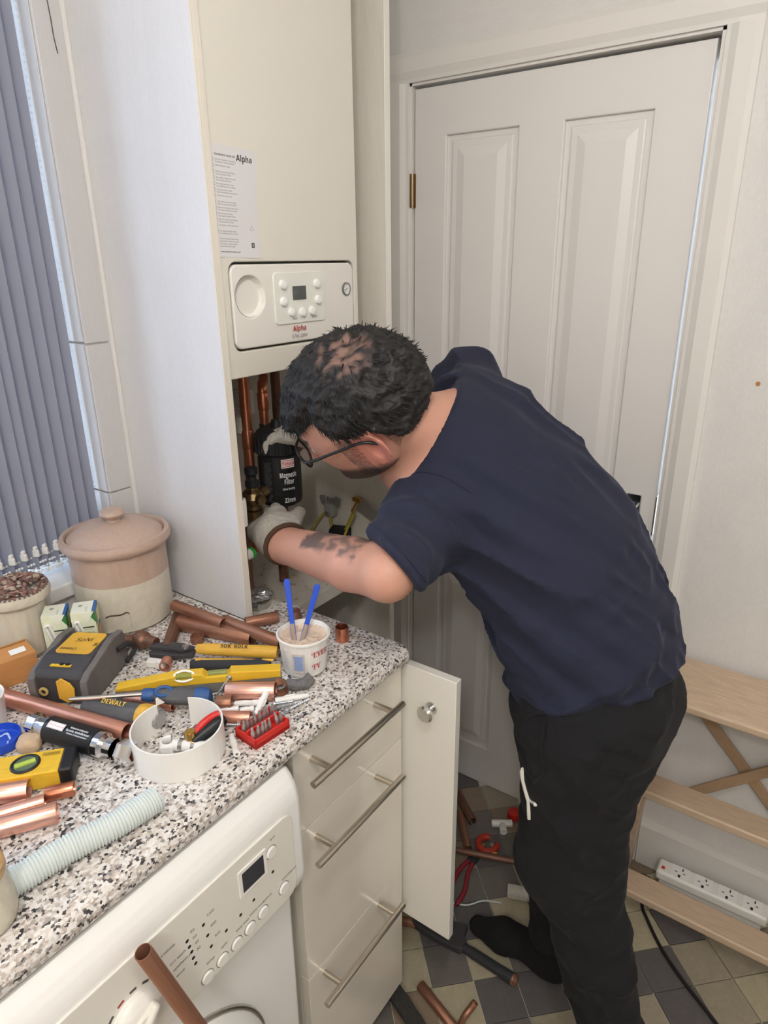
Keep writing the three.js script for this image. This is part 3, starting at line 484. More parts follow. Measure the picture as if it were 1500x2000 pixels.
const plane = (x, y, z, p, n) => (x - p[0]) * n[0] + (y - p[1]) * n[1] + (z - p[2]) * n[2];
const lerp = (a, b, t) => a + (b - a) * t;
const unit = (v) => { const l = Math.hypot(...v); return v.map((q) => q / l); };
const sub = (a, b) => [a[0] - b[0], a[1] - b[1], a[2] - b[2]];
const mix3 = (a, b, t) => [0, 1, 2].map((i) => lerp(a[i], b[i], t));
// joints of the bending figure
const J = {
  hipL: [0.875, 0.80, -1.055], hipR: [0.875, 0.80, -1.205], kneeL: [0.885, 0.50, -1.015], kneeR: [0.83, 0.46, -1.18], ankL: [1.045, 0.10, -0.965], ankR: [0.835, 0.09, -1.135],
  shL: [0.60, 1.17, -0.94], elL: [0.634, 1.138, -0.765], wrL: [0.335, 1.085, -0.85], shR: [0.505, 1.36, -1.25], elR: [0.365, 1.235, -1.27], wrR: [0.30, 1.255, -1.03],
  c7: [0.60, 1.295, -1.06], head: [0.486, 1.352, -0.895],
};
// trunk stations: centre, left axis, half width, half depth
const TR = [
  { c: [0.862, 0.80, -1.13], l: unit([0.02, -0.05, 1]), a: 0.175, b: 0.145 },
  { c: [0.848, 0.868, -1.142], l: unit([0.02, -0.08, 1]), a: 0.178, b: 0.148 },
  { c: [0.830, 0.945, -1.132], l: unit([0.03, -0.12, 1]), a: 0.182, b: 0.150 },
  { c: [0.768, 1.065, -1.125], l: unit([0.08, -0.22, 0.95]), a: 0.188, b: 0.150 },
  { c: [0.685, 1.175, -1.105], l: unit([0.14, -0.34, 0.9]), a: 0.195, b: 0.135 },
  { c: [0.605, 1.265, -1.09], l: unit([0.2, -0.46, 0.82]), a: 0.165, b: 0.105 },
  { c: [0.565, 1.305, -1.075], l: unit([0.2, -0.46, 0.82]), a: 0.10, b: 0.075 }];
function trunk(x, y, z, from, to, grow) {
  let best = 1e9, bt = 0, bi = from;
  for (let i = from; i < to; i++) { const A = TR[i].c, B = TR[i + 1].c, bx = B[0] - A[0], by = B[1] - A[1], bz = B[2] - A[2]; let t = ((x - A[0]) * bx + (y - A[1]) * by + (z - A[2]) * bz) / (bx * bx + by * by + bz * bz); t = Math.max(0, Math.min(1, t)); const d = Math.hypot(x - A[0] - bx * t, y - A[1] - by * t, z - A[2] - bz * t); if (d < best) { best = d; bt = t; bi = i; } }
  const A = TR[bi], B = TR[bi + 1], c = mix3(A.c, B.c, bt), l = unit(mix3(A.l, B.l, bt)), px = x - c[0], py = y - c[1], pz = z - c[2], u = px * l[0] + py * l[1] + pz * l[2], w2 = px * px + py * py + pz * pz - u * u, w = Math.sqrt(Math.max(0, w2)), a = lerp(A.a, B.a, bt) + grow, b = lerp(A.b, B.b, bt) + grow, e = 2.3;
  const k = Math.pow(Math.pow(Math.abs(u) / a, e) + Math.pow(w / b, e), 1 / e);
  return (k - 1) * Math.min(a, b) * 0.9;
}
// head frame: e = towards the left ear, c = crown, g = face
const HE = [0.486, -0.473, 0.735], HC = [-0.208, 0.754, 0.623], HG = [-0.849, -0.456, 0.268];
const headLocal = (x, y, z) => { const d = [x - J.head[0], y - J.head[1], z - J.head[2]]; return [d[0] * HE[0] + d[1] * HE[1] + d[2] * HE[2], d[0] * HC[0] + d[1] * HC[1] + d[2] * HC[2], d[0] * HG[0] + d[1] * HG[1] + d[2] * HG[2]]; };
const headMat = new THREE.Matrix4().makeBasis(V(...HE).multiplyScalar(1.06), V(...HC).multiplyScalar(1.06), V(...HG).multiplyScalar(1.06)).setPosition(...J.head);
const headW = (p) => V(...p).applyMatrix4(headMat).toArray();
function cranium(x, y, z) { let d = ell(x, y, z, [0, 0.025, -0.012], [0.080, 0.088, 0.102]); return smin(d, ell(x, y, z, [0, -0.035, 0.02], [0.064, 0.075, 0.078]), 0.05); }
function headSDF(x, y, z) {     // local metres: x left, y up, z forward
  const ax = Math.abs(x);
  let d = cranium(x, y, z);
  d = smin(d, cone(ax, y, z, [0.05, -0.055, -0.01], 0.02, [0.0, -0.098, 0.078], 0.02), 0.035);      // jaw
  d = smin(d, cone(ax, y, z, [0.0, 0.012, 0.085], 0.012, [0.028, 0.016, 0.078], 0.010), 0.02);       // brow
  d = smin(d, cone(x, y, z, [0, -0.002, 0.092], 0.008, [0, -0.036, 0.114], 0.012), 0.014);            // nose
  d = smin(d, cone(ax, y, z, [0.009, -0.04, 0.098], 0.008, [0.012, -0.041, 0.094], 0.007), 0.008);
  d = smax(d, -ell(ax, y, z, [0.033, -0.004, 0.098], [0.017, 0.012, 0.016]), 0.012);                  // eye sockets
  d = smin(d, ell(ax, y, z, [0.033, -0.005, 0.081], [0.0125, 0.0125, 0.0125]), 0.004);                // eyes
  d = smin(d, cone(ax, y, z, [0, -0.064, 0.094], 0.007, [0.02, -0.066, 0.084], 0.004), 0.008);        // lips
  d = smax(d, -cone(ax, y, z, [0, -0.0645, 0.103], 0.0018, [0.02, -0.067, 0.09], 0.0018), 0.004);
  // ear: a tilted dish with a rim, hollow and lobe
  const ex = ax - 0.079, ey = y + 0.018, ez = z + 0.022, tx = ex - 0.5 * -ez;
  let e = Math.max(Math.hypot(ey / 0.033, (ez + 0.004) / 0.020) * 0.02 - 0.02, Math.abs(tx - 0.002) - 0.0045);
  e = smin(e, cone(tx, ey, ez, [0.0, -0.03, 0.008], 0.007, [0.0, -0.02, 0.006], 0.006), 0.01);
  e = smax(e, -ell(tx, ey, ez, [0.0085, 0.004, -0.002], [0.0095, 0.021, 0.0125]), 0.003);
  return smin(d, e, 0.008);
}
const skinTone = [0.60, 0.335, 0.235], skinRed = [0.58, 0.25, 0.19], beard = [0.045, 0.032, 0.028];
{
  const p = thing('person', 'man in navy t-shirt and black joggers bending into the boiler cupboard', 'person', [0, 0, 0]);
  const skinMat = phy({ vertexColors: true, roughness: 0.5, sheen: 0.15, sheenRoughness: 0.6, bumpMap: rep(fineGrain, 14), bumpScale: 0.0003 });
  const neckTop = headW([0, -0.055, -0.045]);
  const bodySDF = (x, y, z) => {
    let d = trunk(x, y, z, 0, 6, -0.03);
    d = smin(d, cone(x, y, z, J.c7, 0.066, neckTop, 0.058), 0.05);
    d = smin(d, cone(x, y, z, [0.52, 1.24, -0.99], 0.055, headW([0, -0.06, -0.02]), 0.045), 0.04);
    d = smin(d, cone(x, y, z, J.c7, 0.05, J.shL, 0.055), 0.06);
    d = smin(d, cone(x, y, z, J.c7, 0.045, J.shR, 0.03), 0.03);
    let a = cone(x, y, z, J.shL, 0.06, J.elL, 0.043);
    a = smin(a, cone(x, y, z, J.elL, 0.041, mix3(J.elL, J.wrL, 0.3), 0.0455), 0.012);
    a = smin(a, cone(x, y, z, mix3(J.elL, J.wrL, 0.3), 0.0455, J.wrL, 0.035), 0.008);
    a = smin(a, cone(x, y, z, J.wrL, 0.03, [0.27, 1.088, -0.876], 0.028), 0.02);
    let b = cone(x, y, z, J.shR, 0.046, J.elR, 0.045);
    b = smin(b, cone(x, y, z, J.elR, 0.044, J.wrR, 0.03), 0.03);
    d = smin(d, smin(a, b, 0.01), 0.03);
    d = smin(d, cone(x, y, z, J.hipL, 0.09, J.kneeL, 0.06), 0.05); d = smin(d, cone(x, y, z, J.kneeL, 0.055, J.ankL, 0.035), 0.03);
    d = smin(d, cone(x, y, z, J.hipR, 0.09, J.kneeR, 0.06), 0.05); d = smin(d, cone(x, y, z, J.kneeR, 0.055, J.ankR, 0.035), 0.03);
    for (const s of ['L', 'R']) { const k = J['ank' + s]; d = smin(d, cone(x, y, z, [k[0] - 0.01, 0.045, k[2]], 0.03, [k[0] - 0.18, 0.03, k[2] + (s === 'L' ? 0.03 : 0.01)], 0.02), 0.02); }
    return d;
  };
  const fa = sub(J.wrL, J.elL), fl = Math.hypot(...fa);
  const bodyColor = (x, y, z) => {
    const q = noise.noise(x * 30, y * 30, z * 30) * 0.5 + noise.noise(x * 90, y * 90, z * 90) * 0.3;
    let c = mix3(skinTone, skinRed, 0.35 + 0.35 * q);
    // tattoo on the inner forearm: dark feathered bands
    const t = ((x - J.elL[0]) * fa[0] + (y - J.elL[1]) * fa[1] + (z - J.elL[2]) * fa[2]) / (fl * fl), o = [x - lerp(J.elL[0], J.wrL[0], t), y - lerp(J.elL[1], J.wrL[1], t), z - lerp(J.elL[2], J.wrL[2], t)];
    const up = o[1] * 0.72 - o[2] * 0.7;
    if (Math.hypot(...o) < 0.065 && t > 0.12 && t < 0.64 && up > -0.002 + 0.014 * noise.noise(x * 40, 3, z * 40)) { const f = Math.sin(t * 55 + up * 260 + 3 * noise.noise(x * 50, y * 50, z * 50)); c = mix3(c, [0.05, 0.055, 0.06], t > 0.47 ? 0.8 : f > -0.1 ? 0.72 : 0.25); }
    if (Math.hypot(x - 0.566, y - 1.262, z + 0.985) < 0.007) c = [0.12, 0.06, 0.045];
    return c;
  };
  const headColor = (x, y, z) => {
    const q = noise.noise(x * 60, y * 60, z * 60), ax = Math.abs(x);
    let c = mix3(skinTone, skinRed, 0.4 + 0.4 * q);
    if (ax > 0.072 && Math.hypot(y + 0.018, z + 0.022) < 0.04) c = mix3(c, [0.66, 0.22, 0.17], 0.6);
    const st = rnd();
    const b = Math.min(1, Math.max(0, (-0.045 - y - 0.35 * Math.max(0, 0.02 - z)) / 0.014)) * (z > -0.06 ? 1 : 0);
    if (z > -0.03 && b > 0 && !(Math.abs(y + 0.066) < 0.007 && ax < 0.02)) c = mix3(c, beard, b * (0.8 + 0.2 * st));
    if (z > 0.0 && z < 0.03 && ax > 0.05 && y < 0.02) c = mix3(c, beard, 0.5 * st + 0.2);
    if (z < -0.045 && y < 0.02) c = mix3(c, beard, (0.28 + 0.5 * st) * Math.max(0, Math.min(1, (y + 0.062) / 0.02)));
    if (z > 0.06 && y > 0.016 && y < 0.026 && ax < 0.05 && ax > 0.012) c = beard;
    if (z > 0.085 && Math.hypot(ax - 0.033, y + 0.005) < 0.012) c = Math.hypot(ax - 0.033, y + 0.005) < 0.005 ? [0.03, 0.02, 0.015] : [0.7, 0.68, 0.66];
    return c;
  };
  const bodyGeo = surfaceNets(bodySDF, [0.26, 0.005, -1.40], [1.13, 1.46, -0.66], 0.0105, bodyColor);
  const headGeo = surfaceNets(headSDF, [-0.115, -0.135, -0.13], [0.115, 0.13, 0.14], 0.0032, headColor).applyMatrix4(headMat);
  part('body', mergeGeometries([bodyGeo, headGeo]), skinMat, p);
  // hair: short wavy cap thinning at the crown
  const hairLine = (x, y, z) => { const ax = Math.abs(x); const front = 0.05 - 0.55 * (z - 0.075), side = -0.005 + (z < 0 ? 0.12 * z : 0.9 * z) , nape = -0.075 + 0 * ax; const lim = z > 0.03 ? front - 0.01 : ax > 0.05 && z > -0.035 ? Math.max(0.016, side + 0.016) : z < -0.035 ? lerp(0.012, -0.05, Math.min(1, (-0.035 - z) / 0.035)) : side; return lim - y; };
  const thin = (x, y, z) => Math.max(0, 1 - Math.hypot(x - 0.018, (z + 0.05) * 0.9) / 0.058) * (y > 0.04 ? 1 : 0);
  const hairSDF = (x, y, z) => {
    const w = noise.noise(x * 55 + 4, y * 55, z * 55), w2 = noise.noise(x * 130, y * 130 + 9, z * 130);
    const th = 0.017 + 0.006 * w + 0.003 * w2 - 0.010 * thin(x, y, z), edge = hairLine(x, y, z) + 0.004 * w2;
    return smax(cranium(x, y, z) - th * Math.max(0.12, Math.min(1, (-edge + 0.004) / 0.035)), edge, 0.008);
  };
  const hairMat = phy({ vertexColors: true, roughness: 0.62, sheen: 0.2, sheenRoughness: 0.4 });
  const hairCol = (x, y, z) => { const t = thin(x, y, z), n = noise.noise(x * 70, y * 70, z * 70); return mix3([0.011, 0.009, 0.009], [0.30, 0.17, 0.13], Math.max(0, Math.min(0.75, t * 1.1 - 0.3 + 0.9 * n * t * 2))); };
  const cap = surfaceNets(hairSDF, [-0.12, -0.09, -0.15], [0.12, 0.15, 0.13], 0.0034, hairCol);
  const hair = part('hair', cap.applyMatrix4(headMat), hairMat, p, 'short wavy black hair thinning at the crown');
  { // locks lying over the cap
    const gs = [], whorl = [0.016, 0.112, -0.055];
    for (let i = 0; i < 6500; i++) {
      const u = rr(-1, 1), a = rr(0, 6.283), s = Math.sqrt(1 - u * u); let n = [s * Math.cos(a), u, s * Math.sin(a)], lo = 0, hi = 0.2;
      for (let k = 0; k < 14; k++) { const m = (lo + hi) / 2; if (hairSDF(n[0] * m, 0.02 + n[1] * m, n[2] * m - 0.012) < 0) lo = m; else hi = m; }
      const P0 = [n[0] * lo, 0.02 + n[1] * lo, n[2] * lo - 0.012]; if (hairLine(...P0) > -0.002 || rnd() < 0.6 * thin(...P0)) continue;
      const away = unit(sub(P0, whorl)), sw = unit([away[0] * 0.8 + n[2] * 0.5, away[1] * 0.8, away[2] * 0.8 - n[0] * 0.5]), L = rr(0.009, 0.02) * (P0[1] < 0.02 ? 0.35 : 1), dn = sw[0] * n[0] + sw[1] * n[1] + sw[2] * n[2], tg = unit([sw[0] - dn * n[0] + rr(-0.35, 0.35), sw[1] - dn * n[1] + rr(-0.35, 0.35), sw[2] - dn * n[2] + rr(-0.35, 0.35)]);
      const pts = [0, 0.33, 0.66, 1].map((t) => [0, 1, 2].map((q) => P0[q] + tg[q] * L * t + n[q] * (0.0014 * Math.sin(t * 3.1) - 0.0014)));
      const bn = V(...tg).cross(V(...n)).normalize().toArray(), pos = [], ix = [];
      pts.forEach((q, k) => { const w = 0.0011 * (1 - k * 0.28); for (const [sx, sy] of [[-1, 0], [0, 0.8], [1, 0]]) pos.push(q[0] + bn[0] * w * sx + n[0] * w * sy, q[1] + bn[1] * w * sx + n[1] * w * sy, q[2] + bn[2] * w * sx + n[2] * w * sy); if (k) { const o = (k - 1) * 3; for (const c of [0, 1]) ix.push(o + c, o + c + 3, o + c + 1, o + c + 1, o + c + 3, o + c + 4); } });
      const g = new THREE.BufferGeometry(); g.setAttribute('position', new THREE.Float32BufferAttribute(pos, 3)); g.setIndex(ix); g.computeVertexNormals(); gs.push(g);
    }
    part('locks', mergeGeometries(gs).applyMatrix4(headMat), std({ color: 0x0f0d0d, roughness: 0.72 }), hair);
  }
  // glasses
  const gl = part('glasses', merge([1, -1].map((s) => [
    tube([[s * 0.013, 0.012, 0.112], [s * 0.034, 0.015, 0.111], [s * 0.057, 0.012, 0.104], [s * 0.058, -0.008, 0.104], [s * 0.05, -0.022, 0.107], [s * 0.028, -0.025, 0.112], [s * 0.014, -0.015, 0.113], [s * 0.013, 0.012, 0.112]], 0.0022, 50, 8),
    tube([[s * 0.057, 0.010, 0.104], [s * 0.078, 0.010, 0.09], [s * 0.086, 0.009, 0.03], [s * 0.088, 0.006, -0.015], [s * 0.088, -0.008, -0.035]], 0.0024, 30, 8)]).flat(), tube([[-0.014, 0.006, 0.112], [0, 0.009, 0.117], [0.014, 0.006, 0.112]], 0.002, 12, 8)).applyMatrix4(headMat), M.black, p, 'black framed glasses');
  for (const s of [1, -1]) part('lens', new THREE.CircleGeometry(0.021, 24).scale(1, 0.88, 1).rotateY(s * 0.16).translate(s * 0.035, -0.005, 0.109).applyMatrix4(headMat), glass, gl);
  // ----- t-shirt -----
  const sleeveEnd = [0.635, 1.125, -0.80], sn = unit([-0.42, -0.55, 0.72]);
  const hemP = [0.868, 0.845, -1.14], hemN = unit([0.32, -0.94, 0.05]);
  const neckC = [0.568, 1.315, -1.012], neckN = unit([-0.72, 0.52, 0.46]);
  const folds = (x, y, z) => {
    const s = (x - 0.86) * -0.6 + (y - 0.86) * 0.8, up = Math.max(0, 1 - s / 0.22);
    const a = noise.noise(s * 18 + z * 3, z * 3, x * 3), b = noise.noise(x * 9 + y * 14, y * 9 - z * 13, z * 8 + 4), c = noise.noise(x * 20, y * 30, z * 20 + 7);
    return (0.009 * up * (1 - Math.abs(a) * 2.6) + 0.010 * (1 - Math.abs(b) * 2.6) + 0.0026 * c) - 0.004 + 0.009 * Math.max(0, 1 - Math.abs(s) / 0.09);
  };
  const shirtSDF = (x, y, z) => {
    let d = trunk(x, y, z, 1, 6, 0.0);
    d = smin(d, cone(x, y, z, [0.60, 1.225, -1.04], 0.092, J.shL, 0.072), 0.05);
    d = smin(d, cone(x, y, z, [0.60, 1.29, -1.13], 0.075, J.shR, 0.062), 0.06);
    d = smin(d, cone(x, y, z, [0.62, 1.255, -1.05], 0.088, [0.555, 1.325, -1.0], 0.072), 0.05);
    d = smin(d, cone(x, y, z, J.shL, 0.074, J.elL, 0.066), 0.04);
    d = smin(d, cone(x, y, z, J.shR, 0.062, mix3(J.shR, J.elR, 0.6), 0.06), 0.03);
    d -= folds(x, y, z) * 0.8 * Math.min(1, Math.max(0, (Math.hypot(x - neckC[0], y - neckC[1], z - neckC[2]) - 0.09) / 0.09));
    d = smax(d, plane(x, y, z, hemP, hemN), 0.012);
    d = smax(d, plane(x, y, z, sleeveEnd, sn), 0.008);
    const q = [x - neckC[0], y - neckC[1], z - neckC[2]], al = q[0] * neckN[0] + q[1] * neckN[1] + q[2] * neckN[2], ra = Math.sqrt(Math.max(0, q[0] * q[0] + q[1] * q[1] + q[2] * q[2] - al * al));
    d = smax(d, -Math.max(ra - 0.115, -al), 0.008);
    return d;
  };
  const shirtMat = phy({ color: 0x22253a, roughness: 0.92, sheen: 0.35, sheenRoughness: 0.6, sheenColor: new THREE.Color(0.25, 0.28, 0.4), bumpMap: rep(fineGrain, 30), bumpScale: 0.0004 });
  const shirt = part('t_shirt', surfaceNets(shirtSDF, [0.36, 0.76, -1.40], [1.08, 1.48, -0.70], 0.0082), shirtMat, p, 'plain navy cotton t-shirt');
  // collar, sleeve hem and seam lines as raised stitching
  const onShirt = (o, dir, f = shirtSDF) => { let lo = 0, hi = 0.3; for (let k = 0; k < 22; k++) { const m = (lo + hi) / 2; if (f(o[0] + dir[0] * m, o[1] + dir[1] * m, o[2] + dir[2] * m) < 0) lo = m; else hi = m; } return [0, 1, 2].map((q) => o[q] + dir[q] * (lo + 0.0006)); };
  const ringPts = (c, n, step = 0.2, f = shirtSDF) => { const u = unit(V(...n).cross(V(0.2, 1, 0.1)).toArray()), v = V(...n).cross(V(...u)).normalize().toArray(), r = []; for (let a = 0; a <= 6.29; a += step) r.push(onShirt(c, [0, 1, 2].map((q) => u[q] * Math.cos(a) + v[q] * Math.sin(a)), f)); return r; };
  part('sleeve_hem', tube(ringPts([0.6415, 1.1335, -0.811], sn), 0.0011, 90, 6), shirtMat, shirt);
  { const sc = mix3([0.60, 1.225, -1.04], J.shL, 0.8), ring = ringPts(sc, unit(sub(J.shL, [0.60, 1.225, -1.04])), 0.12), ok = ring.map((q) => dist(q, sc) < 0.105); let best = [], n = ring.length; for (let i = 0; i < n; i++) { const run = []; for (let k = 0; k < n && ok[(i + k) % n]; k++) run.push(ring[(i + k) % n]); if (run.length > best.length) best = run; } if (best.length > 4) part('sleeve_seam', tube(best, 0.0011, 90, 6), shirtMat, shirt); }
  // ----- joggers -----
  const pf = (x, y, z) => {
    const b = noise.noise(x * 5, y * 15 + x * 7, z * 5), c = noise.noise(x * 8, y * 10 - x * 9, z * 8), k = noise.noise(x * 30, y * 30, z * 30);
    return 0.012 * (1 - Math.abs(b) * 2.6) + 0.008 * (1 - Math.abs(c) * 2.6) + 0.0008 * k - 0.004;
  };
  const legSDF = (x, y, z) => {
    let L = cone(x, y, z, J.hipL, 0.118, J.kneeL, 0.086); L = smin(L, cone(x, y, z, J.kneeL, 0.086, J.ankL, 0.052), 0.05);
    let R = cone(x, y, z, J.hipR, 0.115, J.kneeR, 0.082); R = smin(R, cone(x, y, z, J.kneeR, 0.082, J.ankR, 0.05), 0.05);
    let d = smin(L, R, 0.025);
    d = smin(d, trunk(x, y, z, 0, 2, -0.022), 0.05);
    d = smin(d, cone(x, y, z, [0.912, 0.785, -1.08], 0.08, [0.912, 0.785, -1.18], 0.08), 0.06);       // seat
    d -= pf(x, y, z) * (y > 0.85 ? 0.3 : 0.8);
    d = smax(d, plane(x, y, z, [0.85, 0.90, -1.14], [-0.3, 0.95, 0]), 0.01);
    d = smax(d, z > -1.06 ? 0.135 - y : 0.115 - y, 0.006);
    return d;
  };
  const jogMat = phy({ color: 0x121215, roughness: 0.95, sheen: 0.16, sheenRoughness: 0.7, sheenColor: new THREE.Color(0.2, 0.2, 0.22), bumpMap: rep(fineGrain, 30), bumpScale: 0.0004 });
  const jog = part('joggers', surfaceNets(legSDF, [0.62, 0.09, -1.37], [1.16, 0.99, -0.86], 0.0085), jogMat, p, 'black jogging trousers with a white leaping cat emblem');
  // pocket welt and emblem lie on the left thigh
  const onLeg = (x, y) => onShirt([lerp(J.kneeL[0], J.hipL[0], (y - J.kneeL[1]) / 0.3), y, -1.05], unit([x - 0.88, 0, Math.sqrt(Math.max(0.0004, 0.0145 - (x - 0.88) ** 2))]), legSDF);
  part('pocket_welt', tube([[0.838, 0.855], [0.81, 0.83], [0.802, 0.79], [0.813, 0.745], [0.832, 0.712], [0.85, 0.74], [0.846, 0.79], [0.84, 0.85]].map(([x, y]) => onLeg(x, y)), 0.0036, 60, 8), jogMat, jog);
  part('cuff', tube(ringPts([1.03, 0.137, -0.968], unit(sub(J.ankL, J.kneeL)), 0.25, legSDF), 0.006, 60, 8), jogMat, jog);
  return_emblem(p, jog, onLeg);
  // socks
  const sockSDF = (s) => { const k = J['ank' + s], dz = s === 'L' ? 0.03 : 0.006; return (x, y, z) => {
    let d = cone(x, y, z, [k[0] + 0.012, 0.04, k[2]], 0.038, [k[0] - 0.12, 0.036, k[2] + dz * 0.7], 0.035);
    d = smin(d, cone(x, y, z, [k[0] - 0.12, 0.034, k[2] + dz * 0.7 + 0.012], 0.034, [k[0] - 0.185, 0.026, k[2] + dz + 0.008], 0.024), 0.03);
    d = smin(d, cone(x, y, z, [k[0], 0.05, k[2]], 0.044, [k[0] + 0.002, 0.15, k[2]], 0.044), 0.04);
    d -= 0.0015 * noise.noise(x * 60, y * 60, z * 60);
    return smax(smax(d, 0.0015 - y, 0.006), y - 0.17, 0.005);
  }; };
  const sockMat = std({ color: 0x0f0f11, roughness: 0.95, bumpMap: rep(fineGrain, 40), bumpScale: 0.0006 });
  part('sock', surfaceNets(sockSDF('R'), [0.58, -0.01, -1.22], [0.92, 0.19, -1.05], 0.006), sockMat, p, 'black sock on the floor');
  part('sock', surfaceNets(sockSDF('L'), [0.79, -0.01, -1.05], [1.13, 0.19, -0.87], 0.006), sockMat, p);
  // ----- gloves -----
  const hand = (wr, dir, pn, curl, spread) => {          // dir along the hand, pn = palm side
    const d0 = unit(dir), n0 = unit(pn), s0 = V(...d0).cross(V(...n0)).normalize().toArray(), at = (u, v, w) => [0, 1, 2].map((q) => wr[q] + d0[q] * u + s0[q] * v + n0[q] * w);
    const segs = [];
    for (let k = 0; k < 4; k++) { const v = (k - 1.5) * spread, len = [0.036, 0.042, 0.039, 0.03][k]; let u = 0.085 - Math.abs(k - 1.3) * 0.005, w = 0.002, a = curl * 0.35; let A = [u, v, w]; for (let j = 0; j < 3; j++) { const l = len * [1, 0.72, 0.55][j]; const B = [A[0] + l * Math.cos(a), v, A[2] + l * Math.sin(a)]; segs.push([at(...A), 0.0115 - j * 0.001, at(...B), 0.0105 - j * 0.001]); A = B; a += curl; } }
    segs.push([at(0.025, -1.5 * spread - 0.006, 0.004), 0.016, at(0.055, -1.5 * spread - 0.03, 0.02), 0.0125], [at(0.055, -1.5 * spread - 0.03, 0.02), 0.0122, at(0.075, -1.5 * spread - 0.024, 0.042), 0.0105]);
    return (x, y, z) => {
      let f = 1e9; for (const s of segs) f = Math.min(f, cone(x, y, z, ...s));
      let pm = cone(x, y, z, at(0.03, -0.018, 0), 0.024, at(0.08, -0.024, 0), 0.0155); pm = smin(pm, cone(x, y, z, at(0.03, 0.014, 0), 0.024, at(0.076, 0.026, 0), 0.0155), 0.03); pm = smin(pm, cone(x, y, z, at(0.075, -0.02, 0), 0.015, at(0.075, 0.024, 0), 0.015), 0.02);
      pm = smin(pm, cone(x, y, z, at(-0.012, 0, 0), 0.041, at(0.03, 0, 0), 0.036), 0.03);
      const kn = 0.0006 * Math.sin((x + y * 0.3) * 2200) + 0.0009 * noise.noise(x * 70, y * 70, z * 70);
      return smax(smin(f, pm, 0.012) - 0.001 + kn, -plane(x, y, z, at(-0.018, 0, 0), d0), 0.003);
    };
  };
  const knit = std({ map: rep(mottled(190, 184, 174, 0.09, 30), 6), roughness: 0.95, bumpMap: rep(fineGrain, 24), bumpScale: 0.0012 });
  const dL = sub([0.235, 1.10, -0.898], J.wrL);
  part('glove', surfaceNets(hand([0.318, 1.088, -0.857], dL, [-0.15, -0.75, -0.65], 0.72, 0.0215), [0.12, 0.97, -1.04], [0.39, 1.19, -0.77], 0.0042), knit, p, 'grey knitted work glove with brown cuff');
  const cuff = (c, n, r) => new THREE.TorusGeometry(r, 0.0045, 10, 44).applyQuaternion(new THREE.Quaternion().setFromUnitVectors(V(0, 0, 1), V(...unit(n)))).translate(...c);
  part('glove_cuff', cuff([0.338, 1.088, -0.849], dL, 0.041), std({ color: 0x4a3424, roughness: 0.9 }), p);
  const dR = sub([0.21, 1.262, -0.985], [0.30, 1.262, -1.035]);
  part('glove', surfaceNets(hand([0.300, 1.266, -1.03], dR, [0.1, -1, -0.1], 0.5, 0.0215), [0.10, 1.15, -1.17], [0.38, 1.36, -0.88], 0.0045), knit, p);
  part('glove_cuff', cuff([0.315, 1.266, -1.04], dR, 0.041), std({ color: 0x4a3424, roughness: 0.9 }), p);
}
function return_emblem(p, jog, onLeg) {     // white leaping-cat mark: slim body with tail, lying on the cloth
  const pts = (a) => a.map(([x, y]) => onLeg(x, y));
  const wm = std({ color: 0xe9e5dc, roughness: 0.8 });
  const E = (u, v) => [0.802 + u * 0.00115, 0.650 + v * 0.00115];
  const gs = [tube(pts([E(-2, 46), E(1, 34), E(5, 20), E(9, 8), E(12, 0)]), 0.005, 30, 8), tube(pts([E(11, 4), E(12, -8), E(14, -22), E(14, -36)]), 0.0038, 24, 8), tube(pts([E(12, 2), E(20, 4), E(25, 8), E(30, 10)]), 0.0028, 20, 8)];
  const q = onLeg(...E(31, 11)); gs.push(new THREE.SphereGeometry(0.0042, 12, 8).translate(...q));
  const h = onLeg(...E(-1, 44)); gs.push(new THREE.SphereGeometry(0.0046, 12, 8).scale(0.8, 2.2, 0.8).translate(...h));
  part('emblem', merge(gs), wm, jog, 'white printed leaping cat mark');
}
{ // pen clipped in the waistband
  const t = thing('marker_pen', 'black pen sticking out of the waistband of the joggers', 'pen');
  part('barrel', orient(lathe([[0, 0], [0.0045, 0.001], [0.005, 0.06], [0.0042, 0.07], [0, 0.071]], 14), [0.742, 0.885, -1.08], [0.722, 0.947, -1.082]), M.black, t);
  part('clip', rod([0.738, 0.912, -1.0745], [0.724, 0.944, -1.0755], 0.0012), M.steel, t);
}
